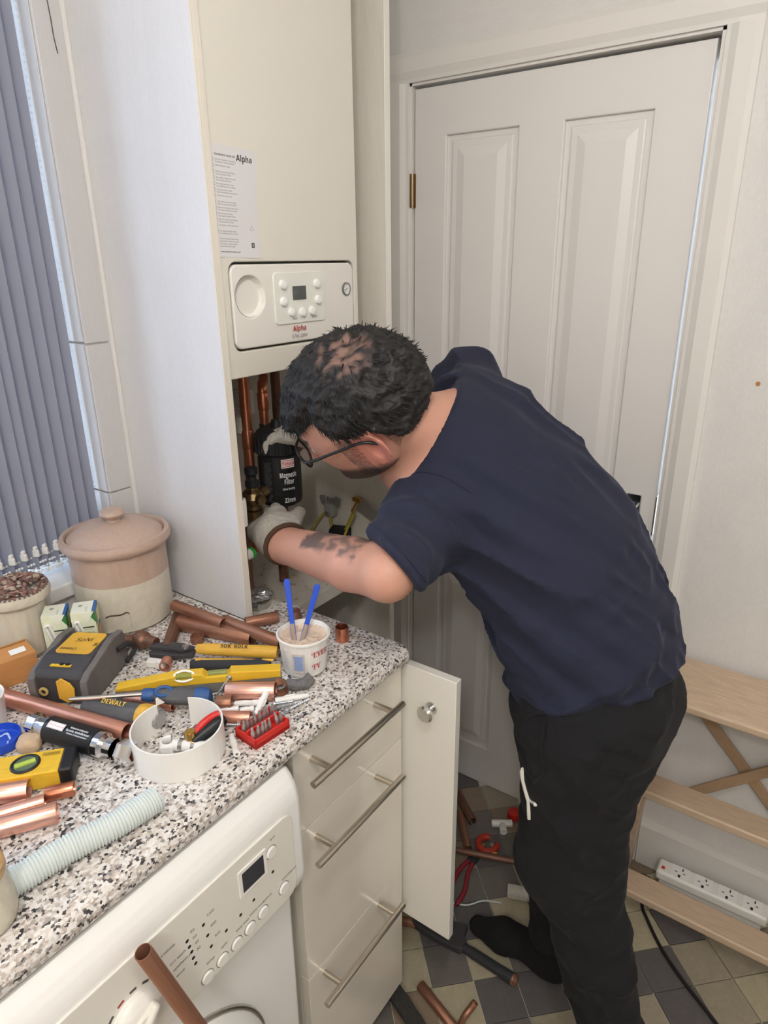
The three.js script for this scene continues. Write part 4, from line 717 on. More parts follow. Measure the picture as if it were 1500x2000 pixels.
// ---------- wooden rack against the back wall ----------
{
  const r = thing('shoe_rack', 'pale wooden shelf rack with crossed back braces beside the door', 'rack', [1.2, 0, -1.46]);
  part('top_board', span(-0.31, 0.62, 0.664, 0.684, -0.105, 0.098, 0.006), M.birch, r);
  const front = 0.095;
  for (const [n, y0, y1, x0] of [['front_rail', 0.398, 0.42, -0.286], ['front_rail', 0.08, 0.102, -0.33]]) part(n, span(x0, 0.62, y0, y1, front - 0.072, front, 0.005), M.birch, r);
  part('end_post', extr([[-0.33, 0.10], [-0.305, 0.10], [-0.265, 0.40], [-0.29, 0.40]], 0.03, 0.002).translate(0, 0, 0.05), M.birch, r);
  part('end_post', extr([[-0.325, 0.0], [-0.3, 0.0], [-0.265, 0.664], [-0.29, 0.664]], 0.03, 0.002).translate(0, 0, -0.1), M.birch, r);
  part('end_post', span(-0.29, -0.266, 0.42, 0.664, 0.05, 0.08, 0.003), M.birch, r);
  part('end_post', span(0.585, 0.61, 0.0, 0.664, 0.05, 0.08, 0.003), M.birch, r); part('end_post', span(0.585, 0.61, 0.0, 0.664, -0.1, -0.07, 0.003), M.birch, r);
  part('foot', span(-0.325, -0.3, 0.0, 0.08, 0.05, 0.08, 0.003), M.birch, r);
  const br = (x0, y0, x1, y1, z) => { const L = Math.hypot(x1 - x0, y1 - y0); return box(L, 0.026, 0.008, 0, 0, 0, 0.002).rotateZ(Math.atan2(y1 - y0, x1 - x0)).translate((x0 + x1) / 2, (y0 + y1) / 2, z); };
  part('brace', br(-0.25, 0.61, 0.12, 0.22, -0.1), M.pine, r); part('brace', br(-0.2, 0.30, 0.14, 0.62, -0.089), M.pine, r);
  const s = thing('power_strip', 'white multi socket extension strip lying behind the lower rack rail', 'power strip', [1.105, 0, -1.505], 0.02);
  part('strip_body', merge(box(0.26, 0.03, 0.05, 0, 0.078, 0, 0.008), box(0.24, 0.062, 0.03, 0, 0.031, 0, 0.003)), M.whitePlastic, s);
  for (let k = 0; k < 4; k++) { part('socket', box(0.044, 0.0015, 0.04, -0.075 + k * 0.056, 0.0935, 0, 0.0007), M.white, s); part('switch', box(0.006, 0.003, 0.008, -0.075 + k * 0.056, 0.0945, 0.014, 0.001), M.rubber, s); part('socket_slot', merge(box(0.003, 0.0008, 0.008, -0.07 + k * 0.056, 0.0944, -0.01), box(0.006, 0.0008, 0.002, -0.085 + k * 0.056, 0.0944, 0.002), box(0.006, 0.0008, 0.002, -0.065 + k * 0.056, 0.0944, 0.002)), M.black, s); }
  part('neon', box(0.008, 0.003, 0.009, -0.115, 0.0938, 0.008, 0.001), M.red, s);
  const cl = thing('power_cable', 'black flex running across the floor tiles from under the rack', 'cable'); part('flex', tube([[0.962, 0.05, -1.47], [0.965, 0.006, -1.43], [0.985, 0.005, -1.40], [1.035, 0.005, -1.34], [1.094, 0.005, -1.289], [1.183, 0.005, -1.227], [1.32, 0.005, -1.12]], 0.0042, 70, 10), M.cableBlack, cl);
  const bt = thing('cable_bits', 'loose cable end with small steel fittings in the rack corner', 'fitting', [0.95, 0.0, -1.5]); part('plug', box(0.03, 0.024, 0.03, 0.0, 0.013, 0, 0.006), M.rubber, bt); part('pin', merge(rod([0.015, 0.02, 0.005], [0.035, 0.022, 0.01], 0.003), rod([0.01, 0.02, -0.005], [0.03, 0.03, -0.008], 0.003)), M.brass, bt);
}
// ---------- on the floor ----------
const pipeOn = (a, b, r, m, label, group, wall = 0.0011) => solo('copper_pipe', hollow(a, b, r, wall), M.copper[m], label, 'pipe', group);
{
  pipeOn([0.605, 0.012, -0.92], [0.72, 0.012, -0.882], 0.0115, 1, 'copper pipe offcut on floor tiles below the bottom drawer');
  const el = thing('copper_elbow', 'small bent copper pipe end on pale floor tile', 'pipe'); part('tube', tube([[0.724, 0.008, -0.895], [0.722, 0.009, -0.918], [0.726, 0.016, -0.935], [0.733, 0.03, -0.948]], 0.0076, 24, 12), M.copper[1], el);
  pipeOn([0.42, 0.012, -1.43], [0.508, 0.012, -1.325], 0.011, 1, 'copper pipe offcut on floor behind the open cupboard door');
  pipeOn([0.47, 0.03, -1.278], [0.66, 0.03, -1.352], 0.0085, 3, 'dark copper pipe lying across other offcuts on floor behind the sock');
  pipeOn([0.47, 0.012, -1.025], [0.54, 0.012, -1.06], 0.011, 1, 'copper pipe end poking from under the drawers beside the open door');
  pipeOn([0.37, 0.012, -1.50], [0.47, 0.012, -1.42], 0.013, 3, 'dull wide copper pipe on floor near the panelled door');
  // pump pliers / club tool under the open cupboard door
  const t = thing('pipe_wrench', 'dark worn hand tool with flat jaw and red handle end on floor', 'wrench', [0, 0, 0.024]);
  const jaw = new THREE.Shape(); jaw.moveTo(0.50, 1.085); jaw.lineTo(0.53, 1.10); jaw.bezierCurveTo(0.58, 1.115, 0.61, 1.13, 0.625, 1.135); jaw.lineTo(0.632, 1.105); jaw.lineTo(0.655, 1.085); jaw.lineTo(0.64, 1.065); jaw.bezierCurveTo(0.6, 1.06, 0.56, 1.055, 0.50, 1.06); jaw.closePath();
  part('jaw', extr(jaw, 0.014, 0.003).rotateX(-Math.PI / 2).translate(0, 0.006, 0), M.charcoal, t); part('handle', merge(orient(lathe([[0, 0], [0.010, 0.002], [0.0125, 0.03], [0.0125, 0.1], [0.014, 0.13], [0.012, 0.138], [0, 0.14]], 18), [0.64, 0.015, -1.08], [0.776, 0.015, -1.078])), M.rubber, t);
  part('handle_end', orient(lathe([[0, 0], [0.0125, 0], [0.0135, 0.012], [0.009, 0.018], [0, 0.019]], 18), [0.768, 0.015, -1.078], [0.79, 0.015, -1.078]), M.copper[1], t);
  const c = thing('pipe_cutter', 'round red pipe cutter on the tiles behind the cupboard door', 'pipe cutter', [0.545, 0.0, -1.372], 0.5);
  part('cutter_body', new THREE.TorusGeometry(0.026, 0.01, 12, 36, 5.0).rotateX(Math.PI / 2).translate(0, 0.0105, 0), phy({ color: 0xa8301f, roughness: 0.5 }), c); part('cutting_wheel', cyl(0.008, 0.008, 0.014, 18).translate(0.014, 0.01, 0.008), M.steel, c); part('roller', merge(cyl(0.006, 0.006, 0.016, 14).translate(-0.012, 0.01, 0.01), box(0.014, 0.012, 0.004, 0.02, 0.012, 0.034, 0.001)), M.brass, c);
  const pl = thing('pliers', 'pair of pliers with dark red handles on the floor tiles', 'pliers');
  part('handle', tube([[0.542, 0.012, -1.288], [0.548, 0.012, -1.25], [0.566, 0.012, -1.20], [0.57, 0.012, -1.15]], 0.0065, 30, 10), phy({ color: 0x8a2430, roughness: 0.5 }), pl); part('handle', tube([[0.528, 0.012, -1.288], [0.523, 0.012, -1.25], [0.527, 0.012, -1.21], [0.545, 0.012, -1.15]], 0.0065, 30, 10), phy({ color: 0x8a2430, roughness: 0.5 }), pl);
  part('jaw', box(0.026, 0.012, 0.04, 0.536, 0.012, -1.305, 0.004), M.rubber, pl);
  const wf = thing('plastic_tee', 'white plastic tee fitting on floor near the panelled door', 'fitting', [0.545, 0.0, -1.465], 0.6); part('run', hollow([-0.03, 0.011, 0], [0.03, 0.011, 0], 0.0105, 0.003), M.whitePlastic, wf); part('branch', hollow([0, 0.011, 0.006], [0, 0.011, 0.034], 0.0105, 0.003), M.whitePlastic, wf);
  const rc = thing('red_cap', 'small red plastic cap beside the white tee on floor', 'cap', [0.56, 0, -1.515]); part('cap_body', lathe([[0, 0.001], [0.018, 0.001], [0.02, 0.006], [0.018, 0.024], [0.012, 0.028], [0, 0.028]], 22), M.red, rc);
  const ch = thing('corrugated_tube', 'short cream corrugated tube end behind the black sock', 'tube', [0.69, 0, -1.27], 0.4); { const pts = []; for (let k = 0; k <= 30; k++) pts.push([0.016 + (k % 2) * 0.0024, k * 0.0022]); part('corrugated_wall', orient(lathe(pts, 26), [-0.03, 0.019, 0], [0.04, 0.019, 0]), M.creamIn, ch); }
  const cw = thing('thin_wire', 'thin pale wire curling over the tiles by the sock toe', 'wire'); part('wire', tube([[0.545, 0.004, -1.15], [0.59, 0.005, -1.17], [0.62, 0.006, -1.205], [0.66, 0.006, -1.225]], 0.0022, 30, 8), M.hose, cw);
  const bb = thing('tool_bag', 'black speckled fabric tool bag strap on floor under the bottom drawer', 'bag'); { const g = new THREE.BoxGeometry(0.20, 0.012, 0.035, 30, 3, 6), p = g.attributes.position; for (let i = 0; i < p.count; i++) { const x = p.getX(i), y = p.getY(i), z = p.getZ(i); p.setY(i, y + 0.03 + 0.018 * Math.cos(x * 14) + 0.004 * noise.noise(x * 50, y * 50, z * 50)); } g.computeVertexNormals(); const m = part('strap', g, std({ map: mottled(46, 44, 42, 0.6, 40), roughness: 0.9 }), bb); m.position.set(0.6, 0, -0.845); m.rotation.y = -0.35; }
}
// ---------- things on the worktop ----------
{
  const T = W + 0.0004;
  // stoneware crock with lid
  const c = thing('stoneware_crock', 'large lidded stoneware crock with pinkish brown top and cream base', 'crock', [0.088, T, -0.655]);
  part('crock_base', lathe([[0, 0.001], [0.078, 0.001], [0.084, 0.006], [0.0865, 0.03], [0.0868, 0.098]], 64), M.stoneCream, c, 'cream glazed lower half');
  part('crock_upper', lathe([[0.0868, 0.098], [0.0868, 0.145], [0.0875, 0.152], [0.094, 0.156], [0.0985, 0.162], [0.099, 0.17], [0.096, 0.176], [0.089, 0.177], [0.087, 0.172], [0.086, 0.165]], 64), M.stone, c);
  const lid = part('lid', lathe([[0.0855, 0.166], [0.085, 0.172], [0.07, 0.184], [0.045, 0.193], [0.02, 0.197], [0, 0.198]], 64), M.stone, c);
  part('knob', lathe([[0.0135, 0.194], [0.0125, 0.202], [0.02, 0.207], [0.0225, 0.212], [0.02, 0.218], [0.01, 0.222], [0, 0.223]], 36), M.stone, lid);
  { // torn corner of glaze mark low on the crock: brown print
    part('stain', new THREE.CylinderGeometry(0.0869, 0.0869, 0.04, 30, 1, true, 0.55, 0.6).translate(0, 0.033, 0), printMat(256, 128, (g) => { g.strokeStyle = '#5d4a3a'; g.lineWidth = 9; g.beginPath(); g.moveTo(6, 40); g.bezierCurveTo(60, 8, 120, 40, 190, 12); g.lineTo(214, 22); g.stroke(); g.lineWidth = 2; g.strokeStyle = '#a89880'; g.beginPath(); g.moveTo(214, 22); g.lineTo(220, 110); g.stroke(); }), c); }
  // small crock with a dried flower top
  const s = thing('storage_jar', 'small cream stoneware jar with a heap of dried petals on top', 'jar', [0.046, T, -0.474]);
  s.scale.y = 1.2;
  part('jar_body', lathe([[0, 0.001], [0.042, 0.001], [0.046, 0.006], [0.047, 0.08], [0.05, 0.084], [0.0575, 0.088], [0.059, 0.095], [0.057, 0.101], [0.05, 0.102], [0.047, 0.098], [0, 0.098]], 54), M.stoneCream, s);
  { const gs = [[], [], []]; for (let i = 0; i < 360; i++) { const a = rr(0, 6.28), r = 0.052 * Math.sqrt(rnd()), h = 0.1 + 0.014 * (1 - (r / 0.053) ** 2) + rr(-0.002, 0.004); gs[i % 3].push(new THREE.SphereGeometry(rr(0.003, 0.0055), 6, 4).scale(1.4, 0.35, 0.8).rotateX(rr(-0.8, 0.8)).rotateY(a + rr(-0.6, 0.6)).translate(r * Math.cos(a), h, r * Math.sin(a))); }
    [[120, 92, 84], [148, 108, 98], [176, 158, 140]].forEach((t, k) => { const m = part('dried_petals', merge(gs[k]), std({ map: mottled(...t, 0.2), roughness: 0.9 }), s); m.userData.kind = 'stuff'; });
    const tt = []; for (let k = 0; k < 46; k++) { const a = k / 46 * 6.283; tt.push(box(0.007, 0.002, 0.003, 0, 0, 0).rotateY(-a).translate(0.053 * Math.cos(a), 0.1022, 0.053 * Math.sin(a))); } part('rim_beading', merge(tt), std({ color: 0x7a665c, roughness: 0.8 }), s); }
  // two juice cartons
  const art = canvasTex(256, 512, (g, w, h) => {
    g.fillStyle = '#e9edcf'; g.fillRect(0, 0, w, h); g.fillStyle = '#3c7f3e'; g.beginPath(); g.moveTo(256, 0); g.lineTo(170, 10); g.lineTo(256, 130); g.fill(); g.fillStyle = '#26352a'; for (const y of [170, 270, 360]) g.fillRect(90, y, 140, 14);
    g.fillStyle = '#6a7a60'; g.font = '17px sans-serif'; for (let k = 0; k < 9; k++) g.fillText(['no added sugar', 'from concentrate', 'shake well', 'store cool'][k % 4], 92, 205 + k * 33);
  });
  const side = canvasTex(256, 512, (g, w, h) => { g.fillStyle = '#eceab8'; g.fillRect(0, 0, w, h); g.fillStyle = '#2e67a8'; g.fillRect(0, 0, w, 46); g.fillStyle = '#3f8a3c'; g.fillRect(0, 46, 100, 130); g.fillStyle = '#2f5f9e'; g.beginPath(); g.arc(180, 380, 180, 0, 7); g.fill(); g.fillStyle = '#e2a05c'; g.beginPath(); g.arc(190, 390, 150, 0, 7); g.fill(); g.fillStyle = '#f5e9d5'; g.font = 'italic bold 46px serif'; g.save(); g.translate(60, 480); g.rotate(-1.1); g.fillText('Juice', 0, 60); g.restore(); g.fillStyle = '#2d4c2a'; g.font = 'italic bold 40px serif'; g.save(); g.translate(40, 220); g.rotate(-0.9); g.fillText('Apples', 0, 40); g.restore(); });
  const topT = canvasTex(128, 128, (g) => { g.fillStyle = '#eef0de'; g.fillRect(0, 0, 128, 128); g.fillStyle = '#9aa48e'; g.beginPath(); g.arc(44, 46, 12, 0, 7); g.fill(); g.fillStyle = '#5a6470'; g.font = '13px monospace'; g.save(); g.translate(86, 118); g.rotate(-1.57); g.fillText('24 0312', 0, 0); g.restore(); g.fillStyle = '#2e67a8'; g.fillRect(112, 0, 16, 128); });
  const mk = (t) => phy({ map: t, roughness: 0.35 }), mats = [mk(side), mk(side), mk(topT), M.whitePlastic, mk(art), mk(art)];
  for (const [x, z, lab] of [[0.1155, -0.504, 'small juice carton with straw beside the stoneware jar'], [0.146, -0.539, 'small juice carton with straw beside the large crock']]) {
    const k = thing('juice_carton', lab, 'carton', [x, T, z], 0.9, 'juice cartons');
    part('carton_body', new THREE.BoxGeometry(0.0385, 0.086, 0.042).translate(0, 0.0433, 0), mats, k);
    part('flap', extr([[-0.006, 0], [0.018, 0], [0.006, -0.02]], 0.0008, 0).translate(0, 0.0855, 0.0212), mk(topT), k);
    part('straw', merge(rod([-0.0135, 0.066, 0.0235], [0.0, 0.012, 0.0235], 0.0022), rod([-0.007, 0.068, 0.0235], [0.008, 0.008, 0.0235], 0.0022), new THREE.TorusGeometry(0.0034, 0.0022, 8, 14, 3.1).translate(-0.0102, 0.067, 0.0235)), M.white, k);
  }
  // cardboard box
  const b = thing('cardboard_box', 'open brown cardboard box with a white tape scrap by the jar', 'box', [0.094, T, -0.393], 1.36);
  part('panel', span(-0.095, 0.062, 0, 0.046, 0.04, 0.0425), M.card, b); part('panel', span(-0.095, 0.062, 0, 0.046, -0.0145, -0.012), M.card, b); part('panel', span(0.0595, 0.062, 0, 0.046, -0.012, 0.04), M.card, b); part('panel', span(-0.095, 0.062, 0, 0.002, -0.012, 0.04), M.card, b);
  part('flap', box(0.15, 0.002, 0.04, -0.015, 0.047, 0.012, 0).rotateX(0.16), M.card, b); part('tape_scrap', box(0.024, 0.001, 0.014, 0.04, 0.0495, 0.012).rotateX(0.16), M.white, b);
  // power tool laser unit
  const L = thing('laser_unit', 'chunky black and yellow tool box with handwriting on its top', 'tool', [0.225, T, -0.474], 0.508);
  const prof = new THREE.Shape(); prof.moveTo(-0.058, 0.002); prof.lineTo(0.058, 0.002); prof.lineTo(0.058, 0.046); prof.quadraticCurveTo(0.056, 0.052, 0.048, 0.056); prof.lineTo(0.02, 0.064); prof.lineTo(-0.05, 0.064); prof.lineTo(-0.058, 0.052); prof.closePath();
  part('housing', extr(prof, 0.074, 0.004, [], 3).rotateY(-Math.PI / 2).translate(0.034, 0, 0), M.charcoal, L);
  const plate = new THREE.Shape(); plate.moveTo(-0.063, 0.004); plate.lineTo(0.06, 0.0); plate.quadraticCurveTo(0.068, 0.02, 0.064, 0.046); plate.lineTo(0.05, 0.054); plate.lineTo(-0.03, 0.07); plate.lineTo(-0.06, 0.066); plate.quadraticCurveTo(-0.07, 0.03, -0.063, 0.004);
  for (const sx of [1, -1]) { const pg = part('end_plate', extr(plate, 0.007, 0.0025, [], 2).rotateY(-Math.PI / 2).translate(sx > 0 ? 0.046 : -0.04, 0, 0), std({ map: mottled(104, 99, 95, 0.12), roughness: 0.7 }), L); for (const [u, v] of [[0.05, 0.037], [0.05, 0.012], [-0.048, 0.055], [-0.05, 0.02]]) part('screw_hole', cyl(0.004, 0.004, 0.0012, 14).rotateZ(Math.PI / 2).translate(sx * 0.0464, v, u), M.blackMatt, pg); part('badge', cyl(0.0085, 0.0085, 0.0012, 22).rotateZ(Math.PI / 2).translate(sx * 0.0464, 0.04, -0.012), std({ color: 0xc7b88c, roughness: 0.6 }), pg); }
  part('top_plate', extr(roundRect(0.06, 0.062, 0.008), 0.0016, 0.0006).rotateX(-Math.PI / 2).translate(0.0, 0.0635, -0.016), M.yellowOchre, L, 'yellow top with marker writing');
  part('marker_writing', new THREE.PlaneGeometry(0.06, 0.062).rotateX(-Math.PI / 2).translate(0, 0.0655, -0.016), printMat(256, 256, (g) => { g.strokeStyle = '#2b2420'; g.fillStyle = '#2b2420'; g.font = 'italic 58px sans-serif'; g.save(); g.rotate(-0.1); g.fillText('SoNi', 60, 130); g.fillText('K', 206, 190); g.restore(); g.font = 'bold 30px sans-serif'; g.fillStyle = '#6e5526'; g.fillText('DEWALT', 20, 222); }), L);
  part('label', box(0.034, 0.001, 0.014, -0.004, 0.0585, 0.037).rotateX(0.0), M.yellow, L); part('label_marks', merge(cyl(0.004, 0.004, 0.0012, 12).translate(-0.004, 0.0592, 0.037), cyl(0.004, 0.004, 0.0012, 12).translate(0.006, 0.0592, 0.037)), M.black, L);
  part('front_window', extr([[-0.014, -0.016], [0.0, -0.024], [0.012, -0.018], [0.014, 0.002], [0.008, 0.012], [-0.006, 0.02], [-0.014, 0.014]], 0.0012, 0.001).translate(0.012, 0.03, 0.0615), M.yellowOchre, L);
  part('lens_port', lathe([[0.0035, 0.001], [0.0045, 0], [0.0075, 0.0], [0.0075, 0.002], [0.0045, 0.003]], 22).rotateX(Math.PI / 2).translate(-0.026, 0.024, 0.0612), std({ color: 0xc2a96a, roughness: 0.5 }), L);
  part('belt_hook', tube([[0.05, 0.045, -0.03], [0.056, 0.04, -0.06], [0.056, 0.02, -0.075], [0.052, 0.01, -0.05]], 0.004, 24, 8), M.rubber, L);
  // stop valve behind it
  const sv = thing('stop_valve', 'dark tarnished copper and steel valve fitting behind the yellow tool', 'valve', [0.205, T, -0.585], 0.6);
  part('valve_body', merge(rod([-0.03, 0.016, 0], [0.02, 0.016, 0], 0.011), new THREE.SphereGeometry(0.017, 18, 12).translate(0.016, 0.018, 0), rod([0.016, 0.018, 0], [0.045, 0.016, 0.01], 0.013, 0.011)), M.copper[3], sv); part('nut', cyl(0.014, 0.014, 0.012, 6).rotateZ(Math.PI / 2).translate(-0.034, 0.0165, 0), M.steel, sv);
  // copper tube offcuts
  pipeOn([0.189, 0.983, -0.690], [0.313, 0.977, -0.702], 0.011, 1, 'thin dull copper pipe resting on others against the white cupboard panel');
  pipeOn([0.300, 0.975, -0.712], [0.437, 0.970, -0.722], 0.0115, 1, 'long dull copper pipe lying behind the yellow handled snips');
  pipeOn([0.219, 0.9615, -0.675], [0.373, 0.9615, -0.714], 0.0142, 1, 'wide dark copper pipe with open end behind the snips');
  pipeOn([0.166, 0.9585, -0.722], [0.273, 0.9585, -0.606], 0.011, 3, 'brown copper pipe lying beside the large crock');
  pipeOn([0.319, 0.9585, -0.748], [0.352, 0.9585, -0.80], 0.0112, 1, 'short copper pipe stub by the cupboard shelf edge');
  pipeOn([0.382, T, -0.815], [0.382, 0.975, -0.815], 0.0112, 1, 'copper coupling standing upright behind the plaster tub');
  pipeOn([0.494, T, -0.818], [0.494, 0.975, -0.818], 0.0122, 4, 'bright copper coupling standing alone near worktop corner');
  pipeOn([0.281, T, -0.665], [0.281, 0.96, -0.665], 0.0125, 1, 'short copper ring standing beside the wide dark pipe', undefined, 0.0015);
  pipeOn([0.455, 0.9615, -0.578], [0.518, 0.9615, -0.622], 0.0144, 2, 'fat bright copper coupling in front of the yellow spirit level');
  pipeOn([0.522, 0.959, -0.632], [0.508, 0.959, -0.642], 0.0115, 1, 'small copper ring behind the fat bright coupling');
  pipeOn([0.462, 0.9585, -0.552], [0.48, 0.9585, -0.566], 0.0112, 1, 'short copper stub beside the white wall plugs');
  pipeOn([0.488, 0.957, -0.53], [0.529, 0.957, -0.558], 0.0095, 0, 'narrow copper tube behind the red bit holder');
  pipeOn([0.15, 0.9605, -0.364], [0.411, 0.9605, -0.43], 0.013, 0, 'long copper pipe lying beside the black scale inhibitor');
  pipeOn([0.332, 0.9565, -0.482], [0.41, 0.9565, -0.512], 0.009, 0, 'copper tube half hidden under the blue screwdriver');
  for (const [a, b, r, lab] of [[[0.345, 0.9605, -0.225], [0.404, 0.9605, -0.290], 0.013, 'fat bright copper offcut touching the yellow box level'], [[0.385, 0.957, -0.205], [0.437, 0.957, -0.292], 0.0095, 'narrow bright copper offcut between two fat copper offcuts'], [[0.405, 0.96, -0.188], [0.47, 0.96, -0.290], 0.0128, 'fat bright copper offcut lying next to the corrugated hose']]) pipeOn(a, b, r, 2, lab, 'bright copper offcuts');
  pipeOn([0.426, 0.957, -0.298], [0.446, 0.957, -0.326], 0.0098, 4, 'bright copper coupling poking from under the yellow box level');
  pipeOn([0.30, 0.957, -0.585], [0.312, 0.957, -0.57], 0.0098, 0, 'small copper stub between the tool box and spirit level');
  const chip = thing('plastic_scrap', 'broken piece of white plastic behind the spirit level', 'scrap', [0.285, T, -0.572], 0.4); part('shell', merge(box(0.03, 0.012, 0.014, 0, 0.006, 0, 0.002), box(0.012, 0.016, 0.01, 0.012, 0.008, 0.004, 0.002)), M.whitePlastic, chip);
  // yellow torpedo spirit level
  const lv = thing('spirit_level', 'yellow and grey torpedo spirit level with scratched paint', 'spirit level', [0.405, T, -0.568], 0.765);
  part('level_base', box(0.258, 0.02, 0.018, 0, 0.0105, 0, 0.004), M.levelGrey, lv);
  const ls = new THREE.Shape(); ls.moveTo(-0.128, 0.019); ls.lineTo(0.128, 0.019); ls.lineTo(0.128, 0.032); ls.lineTo(0.05, 0.037); ls.lineTo(0.046, 0.031); ls.lineTo(0.012, 0.031); ls.lineTo(0.006, 0.037); ls.lineTo(-0.03, 0.038); ls.lineTo(-0.126, 0.025); ls.closePath();
  part('level_body', extr(ls, 0.017, 0.0015).translate(0, 0, -0.0085), M.yellow, lv);
  const vial = part('vial_frame', lathe([[0.0135, 0], [0.0135, 0.003], [0.0095, 0.003], [0.0095, 0]], 30).scale(1.25, 1, 0.72).rotateX(0.9).translate(-0.022, 0.034, 0.005), M.white, lv); part('vial', rod([-0.034, 0.0355, 0.007], [-0.01, 0.0355, 0.007], 0.005), phy({ color: 0xb7c25a, roughness: 0.08, transmission: 0.5, thickness: 0.01 }), vial);
  part('vial', rod([0.014, 0.0315, 0], [0.044, 0.0315, 0], 0.0052), phy({ color: 0xa9b668, roughness: 0.08, transmission: 0.5, thickness: 0.01 }), lv);
  // tin snips
  const sn = thing('tin_snips', 'tin snips with worn yellow and black handles lettered in marker', 'snips', [0, T, 0]);
  const J0 = [0.318, 0.016, -0.628];
  part('blade', extr([[0, 0.004], [-0.02, 0.014], [-0.05, 0.02], [-0.082, 0.012], [-0.078, 0.002], [-0.05, 0.0], [-0.02, -0.008]], 0.005, 0.001).rotateX(-Math.PI / 2).rotateY(0.60).translate(J0[0], 0.014, J0[2]), M.charcoal, sn);
  part('blade', extr([[0, 0.008], [-0.03, 0.006], [-0.08, 0.0], [-0.076, -0.008], [-0.03, -0.014], [0, -0.01]], 0.005, 0.001).rotateX(-Math.PI / 2).rotateY(0.60).translate(J0[0], 0.006, J0[2]), M.charcoal, sn);
  part('pivot', cyl(0.006, 0.006, 0.004, 16).translate(J0[0] - 0.012, 0.021, J0[2] + 0.008), M.steel, sn);
  const h1 = part('handle', orient(lathe([[0, 0], [0.006, 0.001], [0.0075, 0.02], [0.0082, 0.13], [0.0075, 0.142], [0, 0.143]], 18).scale(1.35, 1, 1), [0.325, 0.02, -0.628], [0.449, 0.018, -0.702]), M.yellowOchre, sn, 'yellow handle with marker lettering');
  part('handle_letters', new THREE.PlaneGeometry(0.085, 0.012).rotateX(-1.0).rotateY(0.535).translate(0.398, 0.0295, -0.667), printMat(340, 48, (g) => { g.fillStyle = '#3a2a18'; g.font = 'bold 38px sans-serif'; g.fillText('SOK  KOLK', 20, 38); }), h1);
  part('handle', orient(lathe([[0, 0], [0.006, 0.001], [0.0082, 0.02], [0.0088, 0.12], [0.0075, 0.135], [0, 0.137]], 18).scale(1.35, 1, 1), [0.345, 0.012, -0.597], [0.462, 0.011, -0.677]), M.rubber, sn); part('grip_stripe', rod([0.352, 0.02, -0.604], [0.46, 0.019, -0.678], 0.0028), M.yellowOchre, sn);
  // blue screwdriver
  const sd = thing('screwdriver', 'long screwdriver with blue and black handle across the copper pipe', 'screwdriver', [0, 0, 0]);
  part('shank', orient(lathe([[0, 0], [0.003, 0.001], [0.0034, 0.01], [0.0034, 0.115]], 12), [0.303, 0.985, -0.409], [0.384, 0.981, -0.489]), M.steel, sd);
  const A = [0.376, 0.98, -0.482], B = [0.452, 0.964, -0.552];
  part('handle', orient(lathe([[0, 0], [0.008, 0.001], [0.0095, 0.012], [0.0085, 0.02], [0.013, 0.04], [0.0135, 0.075], [0.015, 0.088], [0.013, 0.1], [0, 0.104]], 24), A, B), M.toolGrey, sd);
  part('ferrule', orient(lathe([[0.0092, 0.002], [0.0106, 0.012], [0.0098, 0.018]], 22), A, B), M.blueGrip, sd); part('end_cap', orient(lathe([[0.0142, 0.078], [0.0162, 0.088], [0.0142, 0.1], [0.004, 0.1055], [0, 0.1055]], 22), A, B), M.blueGrip, sd); part('thumb_ring', new THREE.TorusGeometry(0.0075, 0.0026, 8, 24).scale(1.5, 1, 1).rotateX(-1.1).rotateY(0.75).translate(0.402, 0.984, -0.503), M.blueGrip, sd);
  // heavy yellow-grey chisel handle
  const dw = thing('chisel', 'stubby yellow and grey tool handle with steel cap beside white ring', 'chisel');
  const Ca = [0.305, 0.963, -0.428], Cb = [0.425, 0.966, -0.470];
  part('handle', orient(lathe([[0, 0], [0.009, 0.001], [0.012, 0.015], [0.0155, 0.05], [0.0165, 0.09], [0.0165, 0.104]], 26), Ca, Cb), M.toolGrey, dw); part('collar', orient(lathe([[0.0168, 0.1], [0.0182, 0.106], [0.0182, 0.122], [0.0165, 0.128]], 26), Ca, Cb), M.yellowOchre, dw); part('strike_cap', orient(lathe([[0.0165, 0.126], [0.0145, 0.134], [0.012, 0.136], [0, 0.136]], 24), Ca, Cb), M.galv, dw);
  part('stripe', merge(tube([[0.312, 0.956, -0.42], [0.34, 0.953, -0.424], [0.378, 0.953, -0.437], [0.42, 0.953, -0.453]], 0.0055, 24, 8)), M.yellowOchre, dw);
  part('lettering', new THREE.PlaneGeometry(0.05, 0.012).rotateX(-1.1).rotateY(0.335).translate(0.366, 0.984, -0.444), printMat(256, 64, (g) => { g.fillStyle = '#d8b23a'; g.font = 'bold 54px sans-serif'; g.fillText('DEWALT', 12, 52); }), dw);
  // black scale inhibitor
  const si = thing('scale_inhibitor', 'black cylinder scale inhibitor with chrome compression ends', 'inhibitor');
  const Ia = [0.288, 0.968, -0.358], Ib = [0.468, 0.968, -0.402], il = dist(Ia, Ib);
  part('barrel', orient(lathe([[0.014, 0.034], [0.0185, 0.036], [0.0185, 0.122], [0.014, 0.124]], 36), Ia, Ib), M.black, si);
  part('end_nut', merge(orient(cyl(0.0165, 0.0165, 0.014, 6).translate(0, 0.008, 0), Ia, Ib), orient(lathe([[0.012, 0.014], [0.0135, 0.016], [0.0135, 0.026], [0.016, 0.028], [0.016, 0.036]], 26), Ia, Ib)), M.chrome, si);
  part('end_nut', merge(orient(lathe([[0.016, 0.122], [0.0175, 0.124], [0.0175, 0.134], [0.013, 0.14], [0.0125, 0.152], [0.015, 0.154]], 26), Ia, Ib), orient(lathe([[0.0095, il], [0.0155, il - 0.001], [0.017, il - 0.004], [0.017, il - 0.022], [0.0095, il - 0.024]], 6), Ia, Ib)), M.chrome, si);
